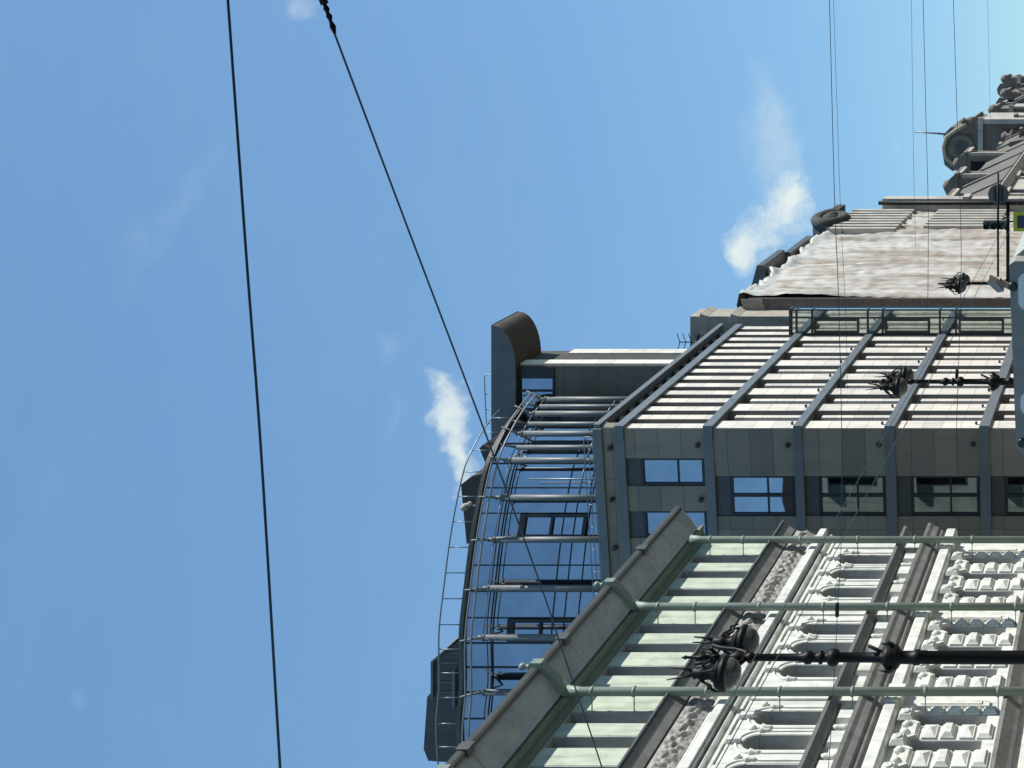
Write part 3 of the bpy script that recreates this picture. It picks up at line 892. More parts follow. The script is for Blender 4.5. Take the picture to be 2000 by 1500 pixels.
pts = [(1.3 * (1 - k / 26.0) * math.cos(k * 0.42 + 0.5) , 1.3 * (1 - k / 26.0) * math.sin(k * 0.42 + 0.5)) for k in range(24)]
vo.tube([S.p(96.5 + a * 1.9, 0.25, 24.2 + b) for a, b in pts], 0.42, 8)
vo.front(S, [(92.5, 22.6), (100.6, 21.9), (99.5, 24.4), (97.5, 25.6), (95.3, 25.4), (94.2, 24.2)], -0.9, 0.12)
vo.box(S, 98.4, 100.8, -0.9, 0.6, 24.3, 24.9)
vo.build('volute', 'soot', wb)

# ------------------------------------------------------------------ old building at the end of the street
ob = thing('baroque_building', 'grey baroque building far down the street with slate mansard, dormers and a round window gable', 'building', (BX, 104, 0))
E0, E1 = 103.6, 262.0
c = MB(); c.box(W, -34, BX, E0, E1, 0, 14.0); c.build('wall', 'lit_stone', ob)
c = MB()
for z, t, h in ((13.55, 0.7, 0.5), (10.3, 0.4, 0.35), (9.0, 0.25, 0.25), (6.2, 0.45, 0.35)):
    c.run(S, [(0, z - h), (t * 0.4, z - h * 0.9), (t, z - h * 0.2), (t, z), (0, z + 0.1)], E0, E1)
c.build('cornice', 'lit_stone', ob)
c = MB(); c.run(S, [(0.2, 14.05), (-1.9, 18.6), (-9, 20.0), (-15, 14.05)], E0, E1); c.build('mansard_roof', 'mansard', ob)
s = E0 + 2.0
while s < E1:
    r_ = MB(); r_.run(S, [(0.3, 14.1), (-1.75, 18.72), (-2.0, 18.72), (0.05, 14.1)], s, s + 0.9)
    r_.build('roof_rib', 'dark_stone', ob)
    wn = MB(); wn.box(S, s + 3.2, s + 5.2, 0.012, 0.05, 10.6, 12.7); wn.box(S, s + 3.2, s + 5.2, 0.012, 0.05, 6.7, 8.7); wn.build('window', 'dark_glass', ob)
    wf = MB(); wf.box(S, s + 2.8, s + 5.6, 0.02, 0.35, 12.75, 13.0); wf.box(S, s + 2.8, s + 3.18, 0.02, 0.2, 10.4, 12.75); wf.box(S, s + 5.22, s + 5.6, 0.02, 0.2, 10.4, 12.75); wf.build('window_surround', 'lit_stone', ob)
    s += 9.5
for s, z, wd in ((113, 19.2, 4.6), (127, 20.4, 4.4), (143, 21.7, 4.2), (176, 23.2, 3.4), (188, 23.0, 3.4), (203, 24.0, 3.4), (220, 24.8, 3.6), (238, 25.4, 3.6)):
    d = MB()
    d.box(S, s, s + wd, -3.6, -1.2, 14.8, z - 0.7)
    d.front(Frame((BX, s), (1, 0), (0, 1)), [(-3.9, z - 0.7), (-0.9, z - 0.7), (-1.3, z - 0.2), (-2.4, z + 0.35), (-3.5, z - 0.2)], 0.0, wd)
    d.box(S, s - 0.15, s + wd + 0.15, -4.0, -0.8, z - 0.95, z - 0.65)
    if int(s) % 2: d.lathe(S.p(s + 1.4, -2.2, z - 0.1), [(0.5, 0), (0.6, 0.3), (0.5, 0.6), (0.1, 0.8)], 8)
    do = d.build('dormer', 'dark_stone', ob)
    l = MB(); l.box(S, s + 0.3, s + wd - 0.1, -1.19, -0.75, z - 1.3, z - 1.0); l.box(S, s + 0.2, s + 0.6, -1.19, -0.9, 15.5, z - 1.3); l.build('ledge', 'lit_stone', do)
    gw = MB(); gw.box(W, BX - 3.1, BX - 1.8, s - 0.03, s - 0.005, 16.2, z - 1.4); gw.build('pane', 'dark_glass', do)
gv = MB(); YG = 165.0                                    # gable with the round window
gv.front(W, [(-23.0, 14), (-17.2, 14), (-17.2, 22.6), (-16.8, 22.8), (-17.2, 23.6), (-18.0, 24.2), (-17.9, 25.6), (-18.8, 26.5), (-21.0, 26.7), (-22.6, 26.4), (-23.4, 25.4), (-22.9, 24.2), (-23.2, 23.0)], YG, YG + 9)
go = gv.build('gable', 'dark_stone', ob)
rv = MB(); rv.lathe((-20.4, YG, 24.2), [(1.55, 0.0), (1.6, -0.35), (1.15, -0.4), (0.85, -0.1)], 24, axis='y'); rv.build('round_surround', 'dark_stone', go)
rv = MB(); rv.box(W, -22.9, -22.4, YG - 0.3, YG - 0.01, 15, 22.9); rv.build('pilaster', 'dark_stone', go)
rv = MB(); rv.tube([(-22.6, YG - 0.1, 25.2), (-21.6, YG - 0.15, 26.3), (-20.4, YG - 0.15, 26.5), (-19.2, YG - 0.15, 26.2), (-18.3, YG - 0.1, 25.0), (-17.6, YG - 0.1, 23.6)], 0.28, 7); rv.build('moulding', 'stone', go)
rv = MB(); rv.lathe((-17.2, YG + 0.3, 22.7), [(0.5, 0), (0.6, 0.5), (0.3, 1.0), (0.5, 1.3), (0.1, 1.9)], 9); rv.build('urn', 'dark_stone', go)
rp = MB(); rp.lathe((-20.4, YG, 24.2), [(0.80, -0.09), (0.78, -0.14)], 20, axis='y'); rp.build('round_pane', 'dark_glass', go)
rl_ = MB(); rl_.box(W, -23.5, -16.7, YG - 0.5, YG - 0.01, 21.6, 22.2); rl_.box(W, -17.5, -16.9, YG - 0.3, YG + 8, 15, 21.6); rl_.box(W, -23.4, -22.8, YG - 0.3, YG - 0.01, 15, 21.6); rl_.build('cornice', 'lit_stone', go)
for k, (s, z, x0, x1) in enumerate(((183, 23.8, -21.6, -17.3), (206, 24.6, -20.8, -16.9), (233, 27.4, -21.2, -16.6))):
    xm = (x0 + x1) / 2; w2 = (x1 - x0) / 2
    q = MB(); q.front(W, [(x0, 14), (x1, 14), (x1, z - 2.2), (x1 + 0.4, z - 2.0), (x1 + 0.3, z - 1.5), (xm + w2 * 0.55, z - 1.2), (xm + w2 * 0.5, z - 0.5), (xm + 0.3, z), (xm - 0.5, z - 0.1), (xm - w2 * 0.6, z - 0.8), (x0 - 0.2, z - 1.6), (x0, z - 2.4)], s, s + 4.5)
    q.lathe((x1 - 0.4, s + 2, z - 1.6), [(0.7, 0), (0.8, 0.4), (0.6, 0.9), (0.1, 1.2)], 8)
    qo = q.build('crest_gable', 'dark_stone', ob)
    q = MB(); q.box(W, x0 - 0.3, x1 + 0.5, s - 0.5, s - 0.01, z - 4.2, z - 3.6); q.box(W, x1 + 0.01, x1 + 0.3, s - 0.2, s + 4, 16, z - 4.2); q.build('cornice', 'stone' if k % 2 else 'lit_stone', qo)
    q = MB(); q.lathe((xm, s, z - 2.4), [(0.7, 0), (0.7, -0.08)], 14, axis='y'); q.build('round_pane', 'dark_glass', qo)
for k in range(44):
    s = 150 + k * 2.2 + random.uniform(-1, 1); t = random.uniform(-3.2, 0.3)
    zt = 16.5 + (s - 150) * 0.085 + random.uniform(-1.5, 2.2) * (1 if t < -1 else 0.5)
    q = MB(); wv = random.uniform(0.5, 1.3); hv = random.uniform(1.2, 3.4)
    if k % 3 == 0:
        q.front(Frame((BX, s), (1, 0), (0, 1)), [(t - wv, zt - hv - 2), (t + wv, zt - hv - 2), (t + wv, zt - hv), (t + wv * 1.3, zt - hv + 0.2), (t + wv * 0.3, zt - 0.1), (t - wv * 0.4, zt), (t - wv * 1.2, zt - hv * 0.8)], 0, 1.6)
    elif k % 3 == 1:
        q.lathe(S.p(s, t, zt - hv - 2), [(wv * 0.8, 0), (wv * 0.8, 2), (wv, 2 + 0.1 * hv), (wv * 0.5, 2 + 0.3 * hv), (wv * 0.8, 2 + 0.6 * hv), (wv * 0.4, 2 + 0.9 * hv), (0.05, 2 + hv)], 9)
    else:
        q.box(S, s, s + wv * 1.5, t - wv * 0.6, t + wv * 0.6, zt - hv - 2, zt - 0.6); q.box(S, s - 0.2, s + wv * 1.7, t - wv * 0.8, t + wv * 0.8, zt - 0.61, zt - 0.25)
    q.build(('crest_gable', 'pinnacle', 'chimney')[k % 3], ('dark_stone', 'stone', 'dark_stone', 'sheet_brown')[k % 4], ob)
fp = thing('flagpole', 'thin bare pole standing on the gable with the round window', 'pole', (-18.9, YG + 1, 26.4))
q = MB(); q.tube([(-18.9, YG + 1, 26.4), (-18.6, YG + 1, 30.3)], [0.14, 0.08], 6); q.build('pole', 'rail', fp)

# ------------------------------------------------------------------ street lamps
def lamp(x, y, label):
    t = thing('street_lamp', label, 'street lamp', (x, y, 0.14), 'double lantern street lamps along the pavement')
    po = MB()
    prof = [(0.26, 0), (0.26, 0.35), (0.20, 0.45), (0.17, 0.9), (0.2, 0.95), (0.13, 1.05), (0.105, 2.6), (0.10, 5.2), (0.12, 5.22), (0.12, 5.3), (0.10, 5.32), (0.10, 5.52),
            (0.14, 5.54), (0.21, 5.60), (0.17, 5.66), (0.23, 5.72), (0.12, 5.80), (0.08, 5.86), (0.075, 6.52), (0.12, 6.55), (0.14, 6.62), (0.12, 6.69), (0.07, 6.72), (0.07, 6.78),
            (0.105, 6.80), (0.105, 6.84), (0.075, 6.86), (0.075, 6.96), (0.10, 6.98), (0.11, 7.06), (0.075, 7.10), (0.06, 7.2), (0.055, 7.92), (0.085, 7.95), (0.085, 8.0), (0.05, 8.04), (0.09, 8.12), (0.11, 8.2), (0.045, 8.3),
            (0.04, 8.7), (0.08, 8.74), (0.03, 8.82), (0.02, 9.0), (0.035, 9.03), (0.004, 9.1)]
    po.lathe((x, y, 0.14), [(r, h) for r, h in prof], 14)
    po.tube([(x, y, 5.86), (x + 0.1, y, 6.0), (x + 0.2, y, 6.2)], [0.04, 0.03, 0.025], 6)
    for k in range(6):                                   # crown of leaves round the collar
        a = 2 * PI * k / 6
        po.tube([(x + 0.14 * math.cos(a), y + 0.14 * math.sin(a), 5.74), (x + 0.24 * math.cos(a), y + 0.24 * math.sin(a), 5.86), (x + 0.22 * math.cos(a), y + 0.22 * math.sin(a), 5.98)], [0.04, 0.035, 0.01], 5)
    for sx, sy in ((0, 1), (0, -1), (1, 0), (-1, 0)):    # crown near the top
        po.tube([(x, y, 8.62), (x + 0.13 * sx, y + 0.13 * sy, 8.74), (x + 0.16 * sx, y + 0.16 * sy, 8.9)], [0.035, 0.03, 0.008], 5)
    po.build('pole', 'iron', t)
    for sg in (-1, 1):
        yc = y + sg * 0.50
        ar = MB()
        ar.tube([(x, y, 8.18), (x, y + sg * 0.16, 8.22), (x, y + sg * 0.26, 8.42), (x, y + sg * 0.30, 8.66), (x, y + sg * 0.38, 8.84), (x, yc, 8.86)], [0.045, 0.045, 0.04, 0.04, 0.035, 0.035], 8)
        ar.tube([(x, y + sg * 0.06, 8.72), (x, y + sg * 0.18, 8.80), (x, y + sg * 0.2, 8.94), (x, y + sg * 0.1, 8.98), (x, y + sg * 0.06, 8.9)], [0.03, 0.03, 0.025, 0.02, 0.012], 6)
        ar.tube([(x, yc, 8.8), (x - 0.03, yc + sg * 0.05, 9.0), (x - 0.05, yc + sg * 0.1, 9.26)], [0.035, 0.02, 0.008], 6)
        ar.tube([(x, yc, 8.8), (x + 0.07, yc, 8.98), (x + 0.09, yc, 9.2)], [0.035, 0.022, 0.012], 6)
        for ux, uy in ((1, 0), (-1, 0), (0.5, 0.7), (-0.5, 0.7)):
            ar.tube([(x + 0.07 * ux, yc + 0.07 * uy * sg, 8.76), (x + 0.15 * ux, yc + 0.15 * uy * sg, 8.70), (x + 0.2 * ux, yc + 0.2 * uy * sg, 8.60), (x + 0.27 * ux, yc + 0.27 * uy * sg, 8.58), (x + 0.30 * ux, yc + 0.30 * uy * sg, 8.46)], [0.02, 0.022, 0.02, 0.022, 0.012], 5)
        ar.build('arm', 'iron', t)
        sd = MB()
        sd.lathe((x, yc, 8.39), [(0.25, -0.06), (0.275, -0.04), (0.275, 0.02), (0.225, 0.03), (0.22, 0.06), (0.235, 0.075), (0.21, 0.10), (0.14, 0.14), (0.09, 0.21), (0.10, 0.30), (0.12, 0.34), (0.075, 0.40), (0.09, 0.46), (0.03, 0.52)], 18)
        sd.build('lamp_shade', 'iron', t)
        bw = MB(); bw.lathe((x, yc, 8.34), [(0.235, 0.0), (0.232, -0.05), (0.208, -0.11), (0.165, -0.165), (0.10, -0.205), (0.03, -0.22)], 18)
        bw.build('lamp_bowl', 'opal', t)
    return t
LX = -11.0
l0 = lamp(LX, 21.7, 'large black street lamp in front of the green building, nearest of the lamps')
for D, lb in ((36.7, 'middle black street lamp in front of the cream piers'), (48.7, 'smallest black street lamp in front of the white sheeting, carrying the sign arms')):
    l1 = dup(l0, None, (0, D - 21.7, 0)); l1['label'] = lb

# ------------------------------------------------------------------ sign arms with signs on the far lamp
LY = 48.7
sg_ = thing('sign_gantry', 'pair of dark horizontal arms fixed to the smallest lamp', 'sign arm', (LX, LY, 6.6))
b = MB(); b.tube([(LX, LY - 0.12, 7.02), (-6.95, LY - 0.12, 7.02)], 0.04, 8); b.build('upper_arm', 'iron', sg_)
b = MB(); b.tube([(LX, LY - 0.12, 6.66), (-8.0, LY - 0.12, 6.66)], 0.065, 8); b.build('lower_arm', 'iron', sg_)
b = MB(); b.box(W, LX - 0.13, LX + 0.13, LY - 0.2, LY + 0.13, 6.56, 6.76); b.box(W, LX - 0.12, LX + 0.12, LY - 0.19, LY + 0.13, 6.95, 7.09); b.build('clamp', 'iron', sg_)
rs = thing('round_sign', 'round traffic sign seen from its grey back on the upper arm', 'sign', (-7.75, LY, 7.02))
b = MB(); b.lathe((-7.75, LY, 7.02), [(0.36, 0.0), (0.378, -0.01), (0.378, 0.03), (0.36, 0.03)], 28, axis='y'); b.build('plate', 'sign_back', rs)
b = MB(); b.box(W, -7.98, -7.52, LY - 0.05, LY - 0.012, 7.12, 7.16); b.box(W, -7.98, -7.52, LY - 0.05, LY - 0.012, 6.86, 6.9); b.build('bracket', 'iron', rs)
tl_ = thing('traffic_light', 'dark traffic light head between the two sign arms', 'traffic light', (-8.85, LY, 6.7))
b = MB(); b.box(W, -9.02, -8.70, LY - 0.08, LY + 0.16, 6.74, 7.58); b.build('housing', 'sign_back', tl_, 0.03)
for zc in (7.43, 7.16, 6.89):
    b = MB(); b.lathe((-8.86, LY - 0.08, zc), [(0.10, 0.0), (0.10, -0.02)], 14, axis='y'); b.build('lens', 'dark_glass', tl_)
    b = MB()
    pts = [(-8.86 + 0.125 * math.cos(a), zc + 0.125 * math.sin(a)) for a in [-0.3 + (PI + 0.6) * k / 12 for k in range(13)]]
    for (a0, z0), (a1, z1) in zip(pts, pts[1:]):
        i = b.add([(a0, LY - 0.08, z0), (a1, LY - 0.08, z1), (a1, LY - 0.30, z1 - 0.02), (a0, LY - 0.30, z0 - 0.02)]); b.face([i, i + 1, i + 2, i + 3])
    b.build('visor', 'iron', tl_)
b = MB(); b.tube([(-9.05, LY, 6.7), (-8.86, LY - 0.02, 6.9)], 0.05, 6); b.build('bracket', 'iron', tl_)
ys = thing('crossing_sign', 'lime bordered square sign hanging under the lower arm at the picture edge', 'sign', (-8.75, LY, 6.1))
b = MB(); b.box(W, -9.08, -8.36, LY - 0.13, LY - 0.10, 5.72, 6.46); b.build('plate', 'lime', ys)
b = MB(); b.box(W, -8.96, -8.50, LY - 0.14, LY - 0.132, 5.84, 6.32, 0); b.front(W, [(-8.90, 5.86), (-8.56, 5.86), (-8.73, 6.05)], LY - 0.148, LY - 0.142, 1); b.build('symbol', ['sign_blue', 'white'], ys)
b = MB(); b.tube([(-8.72, LY - 0.1, 6.46), (-8.72, LY - 0.1, 6.62)], 0.03, 6); b.build('hanger', 'iron', ys)

# ------------------------------------------------------------------ large vehicle at the bottom of the view
DV = 17.3
ve = thing('box_vehicle', 'large grey vehicle seen from behind with white rounded panels and a pale side', 'vehicle', (-4.87, DV, 0))
vx0, vx1, vz = -6.12, -3.62, 3.46
v = MB()
v.loops([(x, DV, z) for x, z in ((vx0, 0.5), (vx1, 0.5), (vx1, 3.38), (vx1 - 0.05, 3.45), (vx0 + 0.1, 3.36), (vx0, 3.3))],
        [(x, DV + 0.35, z) for x, z in ((vx0, 0.5), (vx1, 0.5), (vx1, 3.38), (vx1 - 0.05, 3.47), (vx0 + 0.1, 3.36), (vx0, 3.3))])
v.build('rear_panel', 'bus_grey', ve)
v = MB()
v.loops([(x, DV + 0.352, z) for x, z in ((vx0 + 0.01, 0.5), (vx1 + 0.10, 0.5), (vx1 + 0.12, 3.25), (vx1 - 0.04, 3.44), (vx0 + 0.1, 3.35))],
        [(x, DV + 9.0, z) for x, z in ((vx0 + 0.01, 0.5), (vx1 + 0.10, 0.5), (vx1 + 0.12, 3.25), (vx1 - 0.04, 3.52), (vx0 + 0.1, 3.35))])
v.build('body', 'bus_pale', ve)
def rrect(x0, x1, z0, z1, r):
    P = []
    for cx, cz, a in ((x1 - r, z1 - r, 0), (x0 + r, z1 - r, PI / 2), (x0 + r, z0 + r, PI), (x1 - r, z0 + r, 1.5 * PI)):
        P += arc(cx, cz, r, a, a + PI / 2, 5)
    return P
for x0, x1, zt in ((-4.25, -3.76, 3.33), (-5.62, -5.30, 3.30)):
    v = MB(); v.front(W, rrect(x0, x1, 2.5, zt, 0.12), DV - 0.03, DV - 0.002); v.build('light_panel', 'white', ve)
for x, z in ((-3.95, 3.40), (-5.98, 3.28)):
    v = MB(); v.lathe((x, DV, z), [(0.06, 0.0), (0.06, -0.02), (0.04, -0.03)], 12, axis='y'); v.build('port', 'black_frame', ve)
v = MB(); v.tube([(-3.98, DV + 0.1, 3.42), (-3.92, DV + 0.1, 3.56), (-3.86, DV + 0.05, 3.6)], [0.05, 0.04, 0.035], 8); v.build('lamp_bracket', 'bus_grey', ve)
v = MB()
f9 = Frame((-3.90, DV - 0.02), (math.cos(0.5), -math.sin(0.5)), (-math.sin(0.5), -math.cos(0.5)))
v.front(f9, [(-0.10, 3.52), (0.04, 3.60), (0.10, 3.70), (0.06, 3.74), (-0.12, 3.60)], -0.05, 0.05)
v.build('marker_lamp', 'lit_stone', ve)
for yy in (DV + 1.8, DV + 7.3):
    for xx in (vx0 + 0.02, vx1 - 0.22):
        v = MB(); v.lathe((xx, yy, 0.5), [(0.3, 0.0), (0.48, 0.02), (0.5, 0.06), (0.5, 0.22), (0.48, 0.26), (0.3, 0.28)], 20, axis='x'); v.build('wheel', 'tyre', ve)

# ------------------------------------------------------------------ overhead wires
def wire(label, pts, r, fit=None, name='overhead_wire'):
    P = [at(*q) for q in pts]
    L = []
    for i in range(len(P) - 1):
        p0, p1, p2, p3 = P[max(i - 1, 0)], P[i], P[i + 1], P[min(i + 2, len(P) - 1)]
        for k in range(8):
            t = k / 8
            L.append(0.5 * ((2 * p1) + (p2 - p0) * t + (2 * p0 - 5 * p1 + 4 * p2 - p3) * t * t + (3 * p1 - p0 - 3 * p2 + p3) * t ** 3))
    L.append(P[-1])
    m_ = MB(); m_.tube(L, r, 6)
    if fit is None:
        o = m_.build(name, 'wire')
        return tag(o, label, 'wire')
    t_ = thing(name, label, 'wire', L[0])
    m_.build('cable', 'wire', t_)
    for kind, a in fit:
        q = MB(); a = [at(*z) for z in a]
        q.tube(a, [0.016 + 0.020 * (k % 2) for k in range(len(a))] if kind == 'insulator' else 0.045, 8)
        q.build(kind, 'iron', t_)
    return t_

wire('thick cable crossing the open sky alone, nearest the top of the view', [(436, -120, 14), (445, 0, 14), (481, 500, 14), (511, 900, 14), (547, 1500, 14), (556, 1640, 14)], 0.0135)
ins = [(629 + 2.6 * k * 0.93, 4 + 6.0 * k, 16) for k in range(12)]
wire('slanting cable with a dark insulator chain, running down past the glass attic to the eave',
     [(590, -120, 15.6), (630, 2, 16), (657, 75, 16.3), (800, 455, 18), (945, 838, 20), (1055, 1140, 22), (1101, 1278, 23), (1176, 1500, 24.5), (1215, 1640, 25.5)], 0.0130,
     [('insulator', [(622, -8, 16), (632, 4, 16), (634, 8, 16), (638, 18, 16), (640, 24, 16), (643, 32, 16), (646, 41, 16), (650, 52, 16), (654, 66, 16)]), ('clamp', [(626, -14, 16), (634, 8, 16)])])
wire('thin wire sagging across the white sheeting and cream piers to the downpipe', [(1616, -120, 30), (1620, 0, 30), (1630, 390, 30), (1637, 560, 30), (1644, 850, 30), (1643, 1055, 30), (1636, 1190, 30), (1626, 1380, 30), (1618, 1500, 30)], 0.008,
     [('clamp', [(1635, 1178, 30), (1635, 1204, 30)])])
wire('faint wire running just beside the sagging thin wire', [(1624, -120, 34), (1628, 0, 34), (1641, 390, 34), (1652, 620, 34), (1655, 760, 34)], 0.005)
wire('faint wire left of the far gable ending at the sheeting roofline', [(1778, -120, 60), (1780, 0, 60), (1784, 300, 60), (1788, 480, 60)], 0.008)
wire('grey wire crossing the top of the white sheeting in front of the flutes', [(1800, -120, 50), (1803, 0, 50), (1809, 250, 50), (1813, 420, 50), (1812, 600, 50)], 0.011)
wire('dark wire passing the round gable window and the middle lamp post', [(1858, -120, 40), (1862, 0, 40), (1869, 220, 40), (1876, 420, 40), (1877, 540, 40), (1872, 720, 40), (1866, 900, 40)], 0.009,
     [('clamp', [(1869, 722, 40), (1868, 742, 40)])])
wire('faintest wire close to the far pinnacles', [(1926, -120, 60), (1929, 0, 60), (1933, 180, 60), (1936, 300, 60)], 0.006)
def trolley(x, y):
    D0 = 12.0
    p0 = at(x, y, 13.4)
    o = MB(); o.tube([(p0.x, 8.0, p0.z + 0.03), (p0.x, 13.4, p0.z), (p0.x, 25, p0.z - 0.05), (p0.x, 60, p0.z), (p0.x, 110, p0.z)], 0.006, 6)
    return o
tag(trolley(1400, 1498).build('contact_wire', 'wire'), 'lower contact wire running down the street across the arched windows', 'wire')
tag(trolley(1349, 1498).build('contact_wire', 'wire'), 'upper contact wire running down the street above the arched windows', 'wire')

# ------------------------------------------------------------------ sky, clouds, sun
SUN_E, SUN_A = math.radians(44), math.radians(15)       # height; turn from +x towards +y
wd = bpy.data.worlds.new('World'); SC.world = wd; wd.use_nodes = True
nt = wd.node_tree
bg = nt.nodes['Background']
sky = nt.nodes.new('ShaderNodeTexSky'); sky.sky_type = 'NISHITA'; sky.sun_disc = False
sky.sun_elevation = SUN_E; sky.sun_rotation = PI / 2 - SUN_A
sky.air_density = 0.85; sky.dust_density = 0.0; sky.ozone_density = 1.5
tc = nt.nodes.new('ShaderNodeTexCoord')
sx = nt.nodes.new('ShaderNodeSeparateXYZ'); nt.links.new(tc.outputs['Generated'], sx.inputs[0])
def mth(op, a, b=None, clamp=False):
    n = nt.nodes.new('ShaderNodeMath'); n.operation = op; n.use_clamp = clamp
    for s, v in zip(n.inputs, (a, b)):
        if v is None: continue
        if isinstance(v, (int, float)): s.default_value = v
        else: nt.links.new(v, s)
    return n.outputs[0]
yy = mth('MAXIMUM', sx.outputs['Y'], 0.02)
u_ = mth('DIVIDE', sx.outputs['X'], yy); v_ = mth('DIVIDE', sx.outputs['Z'], yy)
cb = nt.nodes.new('ShaderNodeCombineXYZ'); nt.links.new(u_, cb.inputs['X']); nt.links.new(v_, cb.inputs['Y'])
uv0 = cb.outputs[0]
wn_ = nt.nodes.new('ShaderNodeTexNoise'); wn_.inputs['Scale'].default_value = 34; wn_.inputs['Detail'].default_value = 5; nt.links.new(uv0, wn_.inputs['Vector'])
w1 = nt.nodes.new('ShaderNodeVectorMath'); w1.operation = 'SUBTRACT'; nt.links.new(wn_.outputs['Color'], w1.inputs[0]); w1.inputs[1].default_value = (0.5, 0.5, 0.5)
w2_ = nt.nodes.new('ShaderNodeVectorMath'); w2_.operation = 'SCALE'; nt.links.new(w1.outputs[0], w2_.inputs[0]); w2_.inputs['Scale'].default_value = 0.030
w3 = nt.nodes.new('ShaderNodeVectorMath'); w3.operation = 'ADD'; nt.links.new(uv0, w3.inputs[0]); nt.links.new(w2_.outputs[0], w3.inputs[1])
uv = w3.outputs[0]
def nz(scale, detail, rough=0.6, stretch=None, off=0.0):
    mp = nt.nodes.new('ShaderNodeMapping'); nt.links.new(uv, mp.inputs['Vector'])
    mp.inputs['Location'].default_value = (off, off * 0.7, off)
    if stretch: mp.inputs['Scale'].default_value = (stretch[0], stretch[1], 1); mp.inputs['Rotation'].default_value = (0, 0, stretch[2])
    return noise_node(nt, mp.outputs[0], scale, detail, rough)
def blob(X, Y, rx, ry, rot, amp):
    mp = nt.nodes.new('ShaderNodeMapping'); mp.vector_type = 'TEXTURE'
    mp.inputs['Location'].default_value = ((X - VPX) / FPX, (VPY - Y) / FPX, 0)
    mp.inputs['Rotation'].default_value = (0, 0, math.radians(rot))
    mp.inputs['Scale'].default_value = (rx / FPX, ry / FPX, 1)
    nt.links.new(uv, mp.inputs['Vector'])
    ln = nt.nodes.new('ShaderNodeVectorMath'); ln.operation = 'LENGTH'; nt.links.new(mp.outputs[0], ln.inputs[0])
    k = mth('SUBTRACT', 1.0, ln.outputs['Value']); k = mth('MAXIMUM', k, 0.0)
    return mth('MULTIPLY', k, amp)
# (upright picture x, y, radii, turn, weight)
dense = [(1075, 1520, 75, 95, 20, 1.5), (1020, 1470, 60, 70, 0, 1.3), (1120, 1560, 55, 60, 0, 1.0), (1000, 1450, 40, 40, 0, 1.0),
         (710, 885, 75, 62, 0, 1.35), (650, 895, 62, 42, 0, 1.1), (600, 905, 50, 34, 0, 1.0), (750, 858, 36, 30, 0, 0.9), (550, 896, 50, 24, 0, 0.9)]
wisp = [(1180, 1510, 170, 60, 10, 0.55), (1260, 1520, 160, 45, 14, 0.45), (1493, 588, 45, 40, 0, 0.9), (1070, 330, 260, 36, -35, 0.10), (820, 760, 40, 24, 0, 0.28), (680, 762, 70, 16, 0, 0.18), (1220, 1745, 24, 12, 0, 0.6), (138, 160, 28, 18, 0, 0.25), (1035, 265, 40, 30, 0, 0.15)]
def total(L):
    s = None
    for b in L:
        k = blob(*b); s = k if s is None else mth('ADD', s, k)
    return s
nA = nz(30, 10, 0.68); nB = nz(11, 6, 0.6, (1, 2.2, 0.25), 3.0)
dd = mth('ADD', total(dense), mth('MULTIPLY', mth('SUBTRACT', nA, 0.50), 3.4))
dd = mth('MULTIPLY', dd, mth('MINIMUM', mth('MULTIPLY', total(dense), 5.0), 1.0))
mr = nt.nodes.new('ShaderNodeMapRange'); mr.interpolation_type = 'SMOOTHSTEP'
nt.links.new(dd, mr.inputs['Value']); mr.inputs['From Min'].default_value = 0.05; mr.inputs['From Max'].default_value = 1.9; mr.inputs['To Max'].default_value = 0.98
ww = mth('MULTIPLY', total(wisp), mth('MULTIPLY', mth('SUBTRACT', nB, 0.28), 2.4), True)
mask = mth('ADD', mr.outputs['Result'], mth('MULTIPLY', ww, 0.9), True)
veil = mth('MULTIPLY', mth('MAXIMUM', mth('SUBTRACT', nz(5, 5, 0.6, (1, 3.0, 0.5), 7.0), 0.45), 0.0), 0.10)
mask = mth('ADD', mask, veil, True)
front = mth('GREATER_THAN', sx.outputs['Y'], 0.05)
mask = mth('MULTIPLY', mask, front)
mx = nt.nodes.new('ShaderNodeMix'); mx.data_type = 'RGBA'
tint = nt.nodes.new('ShaderNodeMix'); tint.data_type = 'RGBA'; tint.blend_type = 'MULTIPLY'
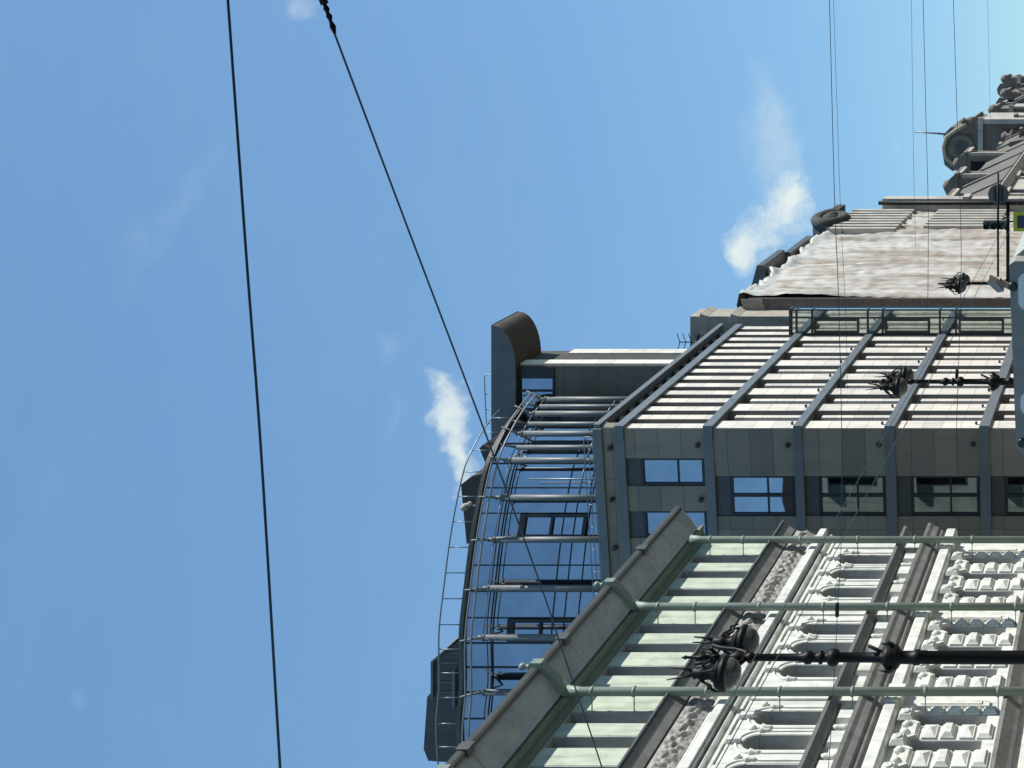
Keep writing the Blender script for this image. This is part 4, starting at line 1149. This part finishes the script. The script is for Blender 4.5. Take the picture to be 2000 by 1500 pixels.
tint.inputs['Factor'].default_value = 1.0; tint.inputs['B'].default_value = (0.90, 1.09, 1.05, 1)
bw = nt.nodes.new('ShaderNodeRGBToBW'); nt.links.new(sky.outputs[0], bw.inputs[0])
ev_ = mth('MULTIPLY', mth('POWER', mth('MAXIMUM', bw.outputs[0], 0.05), -0.42), 1.34)
scl = nt.nodes.new('ShaderNodeVectorMath'); scl.operation = 'SCALE'
nt.links.new(sky.outputs[0], scl.inputs[0]); nt.links.new(ev_, scl.inputs['Scale'])
nt.links.new(scl.outputs[0], tint.inputs['A'])
nt.links.new(mask, mx.inputs['Factor']); nt.links.new(tint.outputs['Result'], mx.inputs['A'])
CLOUD = (4.2, 4.7, 4.7, 1)
mx.inputs['B'].default_value = CLOUD
nt.links.new(mx.outputs['Result'], bg.inputs['Color'])
bg.inputs['Strength'].default_value = 0.15

sd = bpy.data.lights.new('sun', 'SUN'); sd.energy = 5.0; sd.angle = math.radians(0.5); sd.color = (1.0, 0.95, 0.87)
so_ = bpy.data.objects.new('sun', sd); COL.objects.link(so_)
to_sun = Vector((math.cos(SUN_E) * math.cos(SUN_A), math.cos(SUN_E) * math.sin(SUN_A), math.sin(SUN_E)))
so_.rotation_euler = to_sun.to_track_quat('Z', 'Y').to_euler()

# ------------------------------------------------------------------ camera, turned on its side like the photograph
cd = bpy.data.cameras.new('camera'); cam = bpy.data.objects.new('camera', cd); COL.objects.link(cam)
from mathutils import Matrix
cam.matrix_world = Matrix(((0, 1, 0, 0), (0, 0, -1, 0), (-1, 0, 0, EYE), (0, 0, 0, 1)))
cd.sensor_fit = 'HORIZONTAL'; cd.sensor_width = 36.0; cd.lens = 36.0 * FPX / 2000.0
cd.shift_x = (1000 - VPY) / 2000.0
cd.shift_y = -(750 - (1500 - VPX)) / 2000.0
cd.clip_start = 0.1; cd.clip_end = 5000
SC.camera = cam
SC.view_settings.view_transform = 'Standard'; SC.view_settings.look = 'None'
SC.view_settings.exposure = 0.3; SC.view_settings.gamma = 1.0
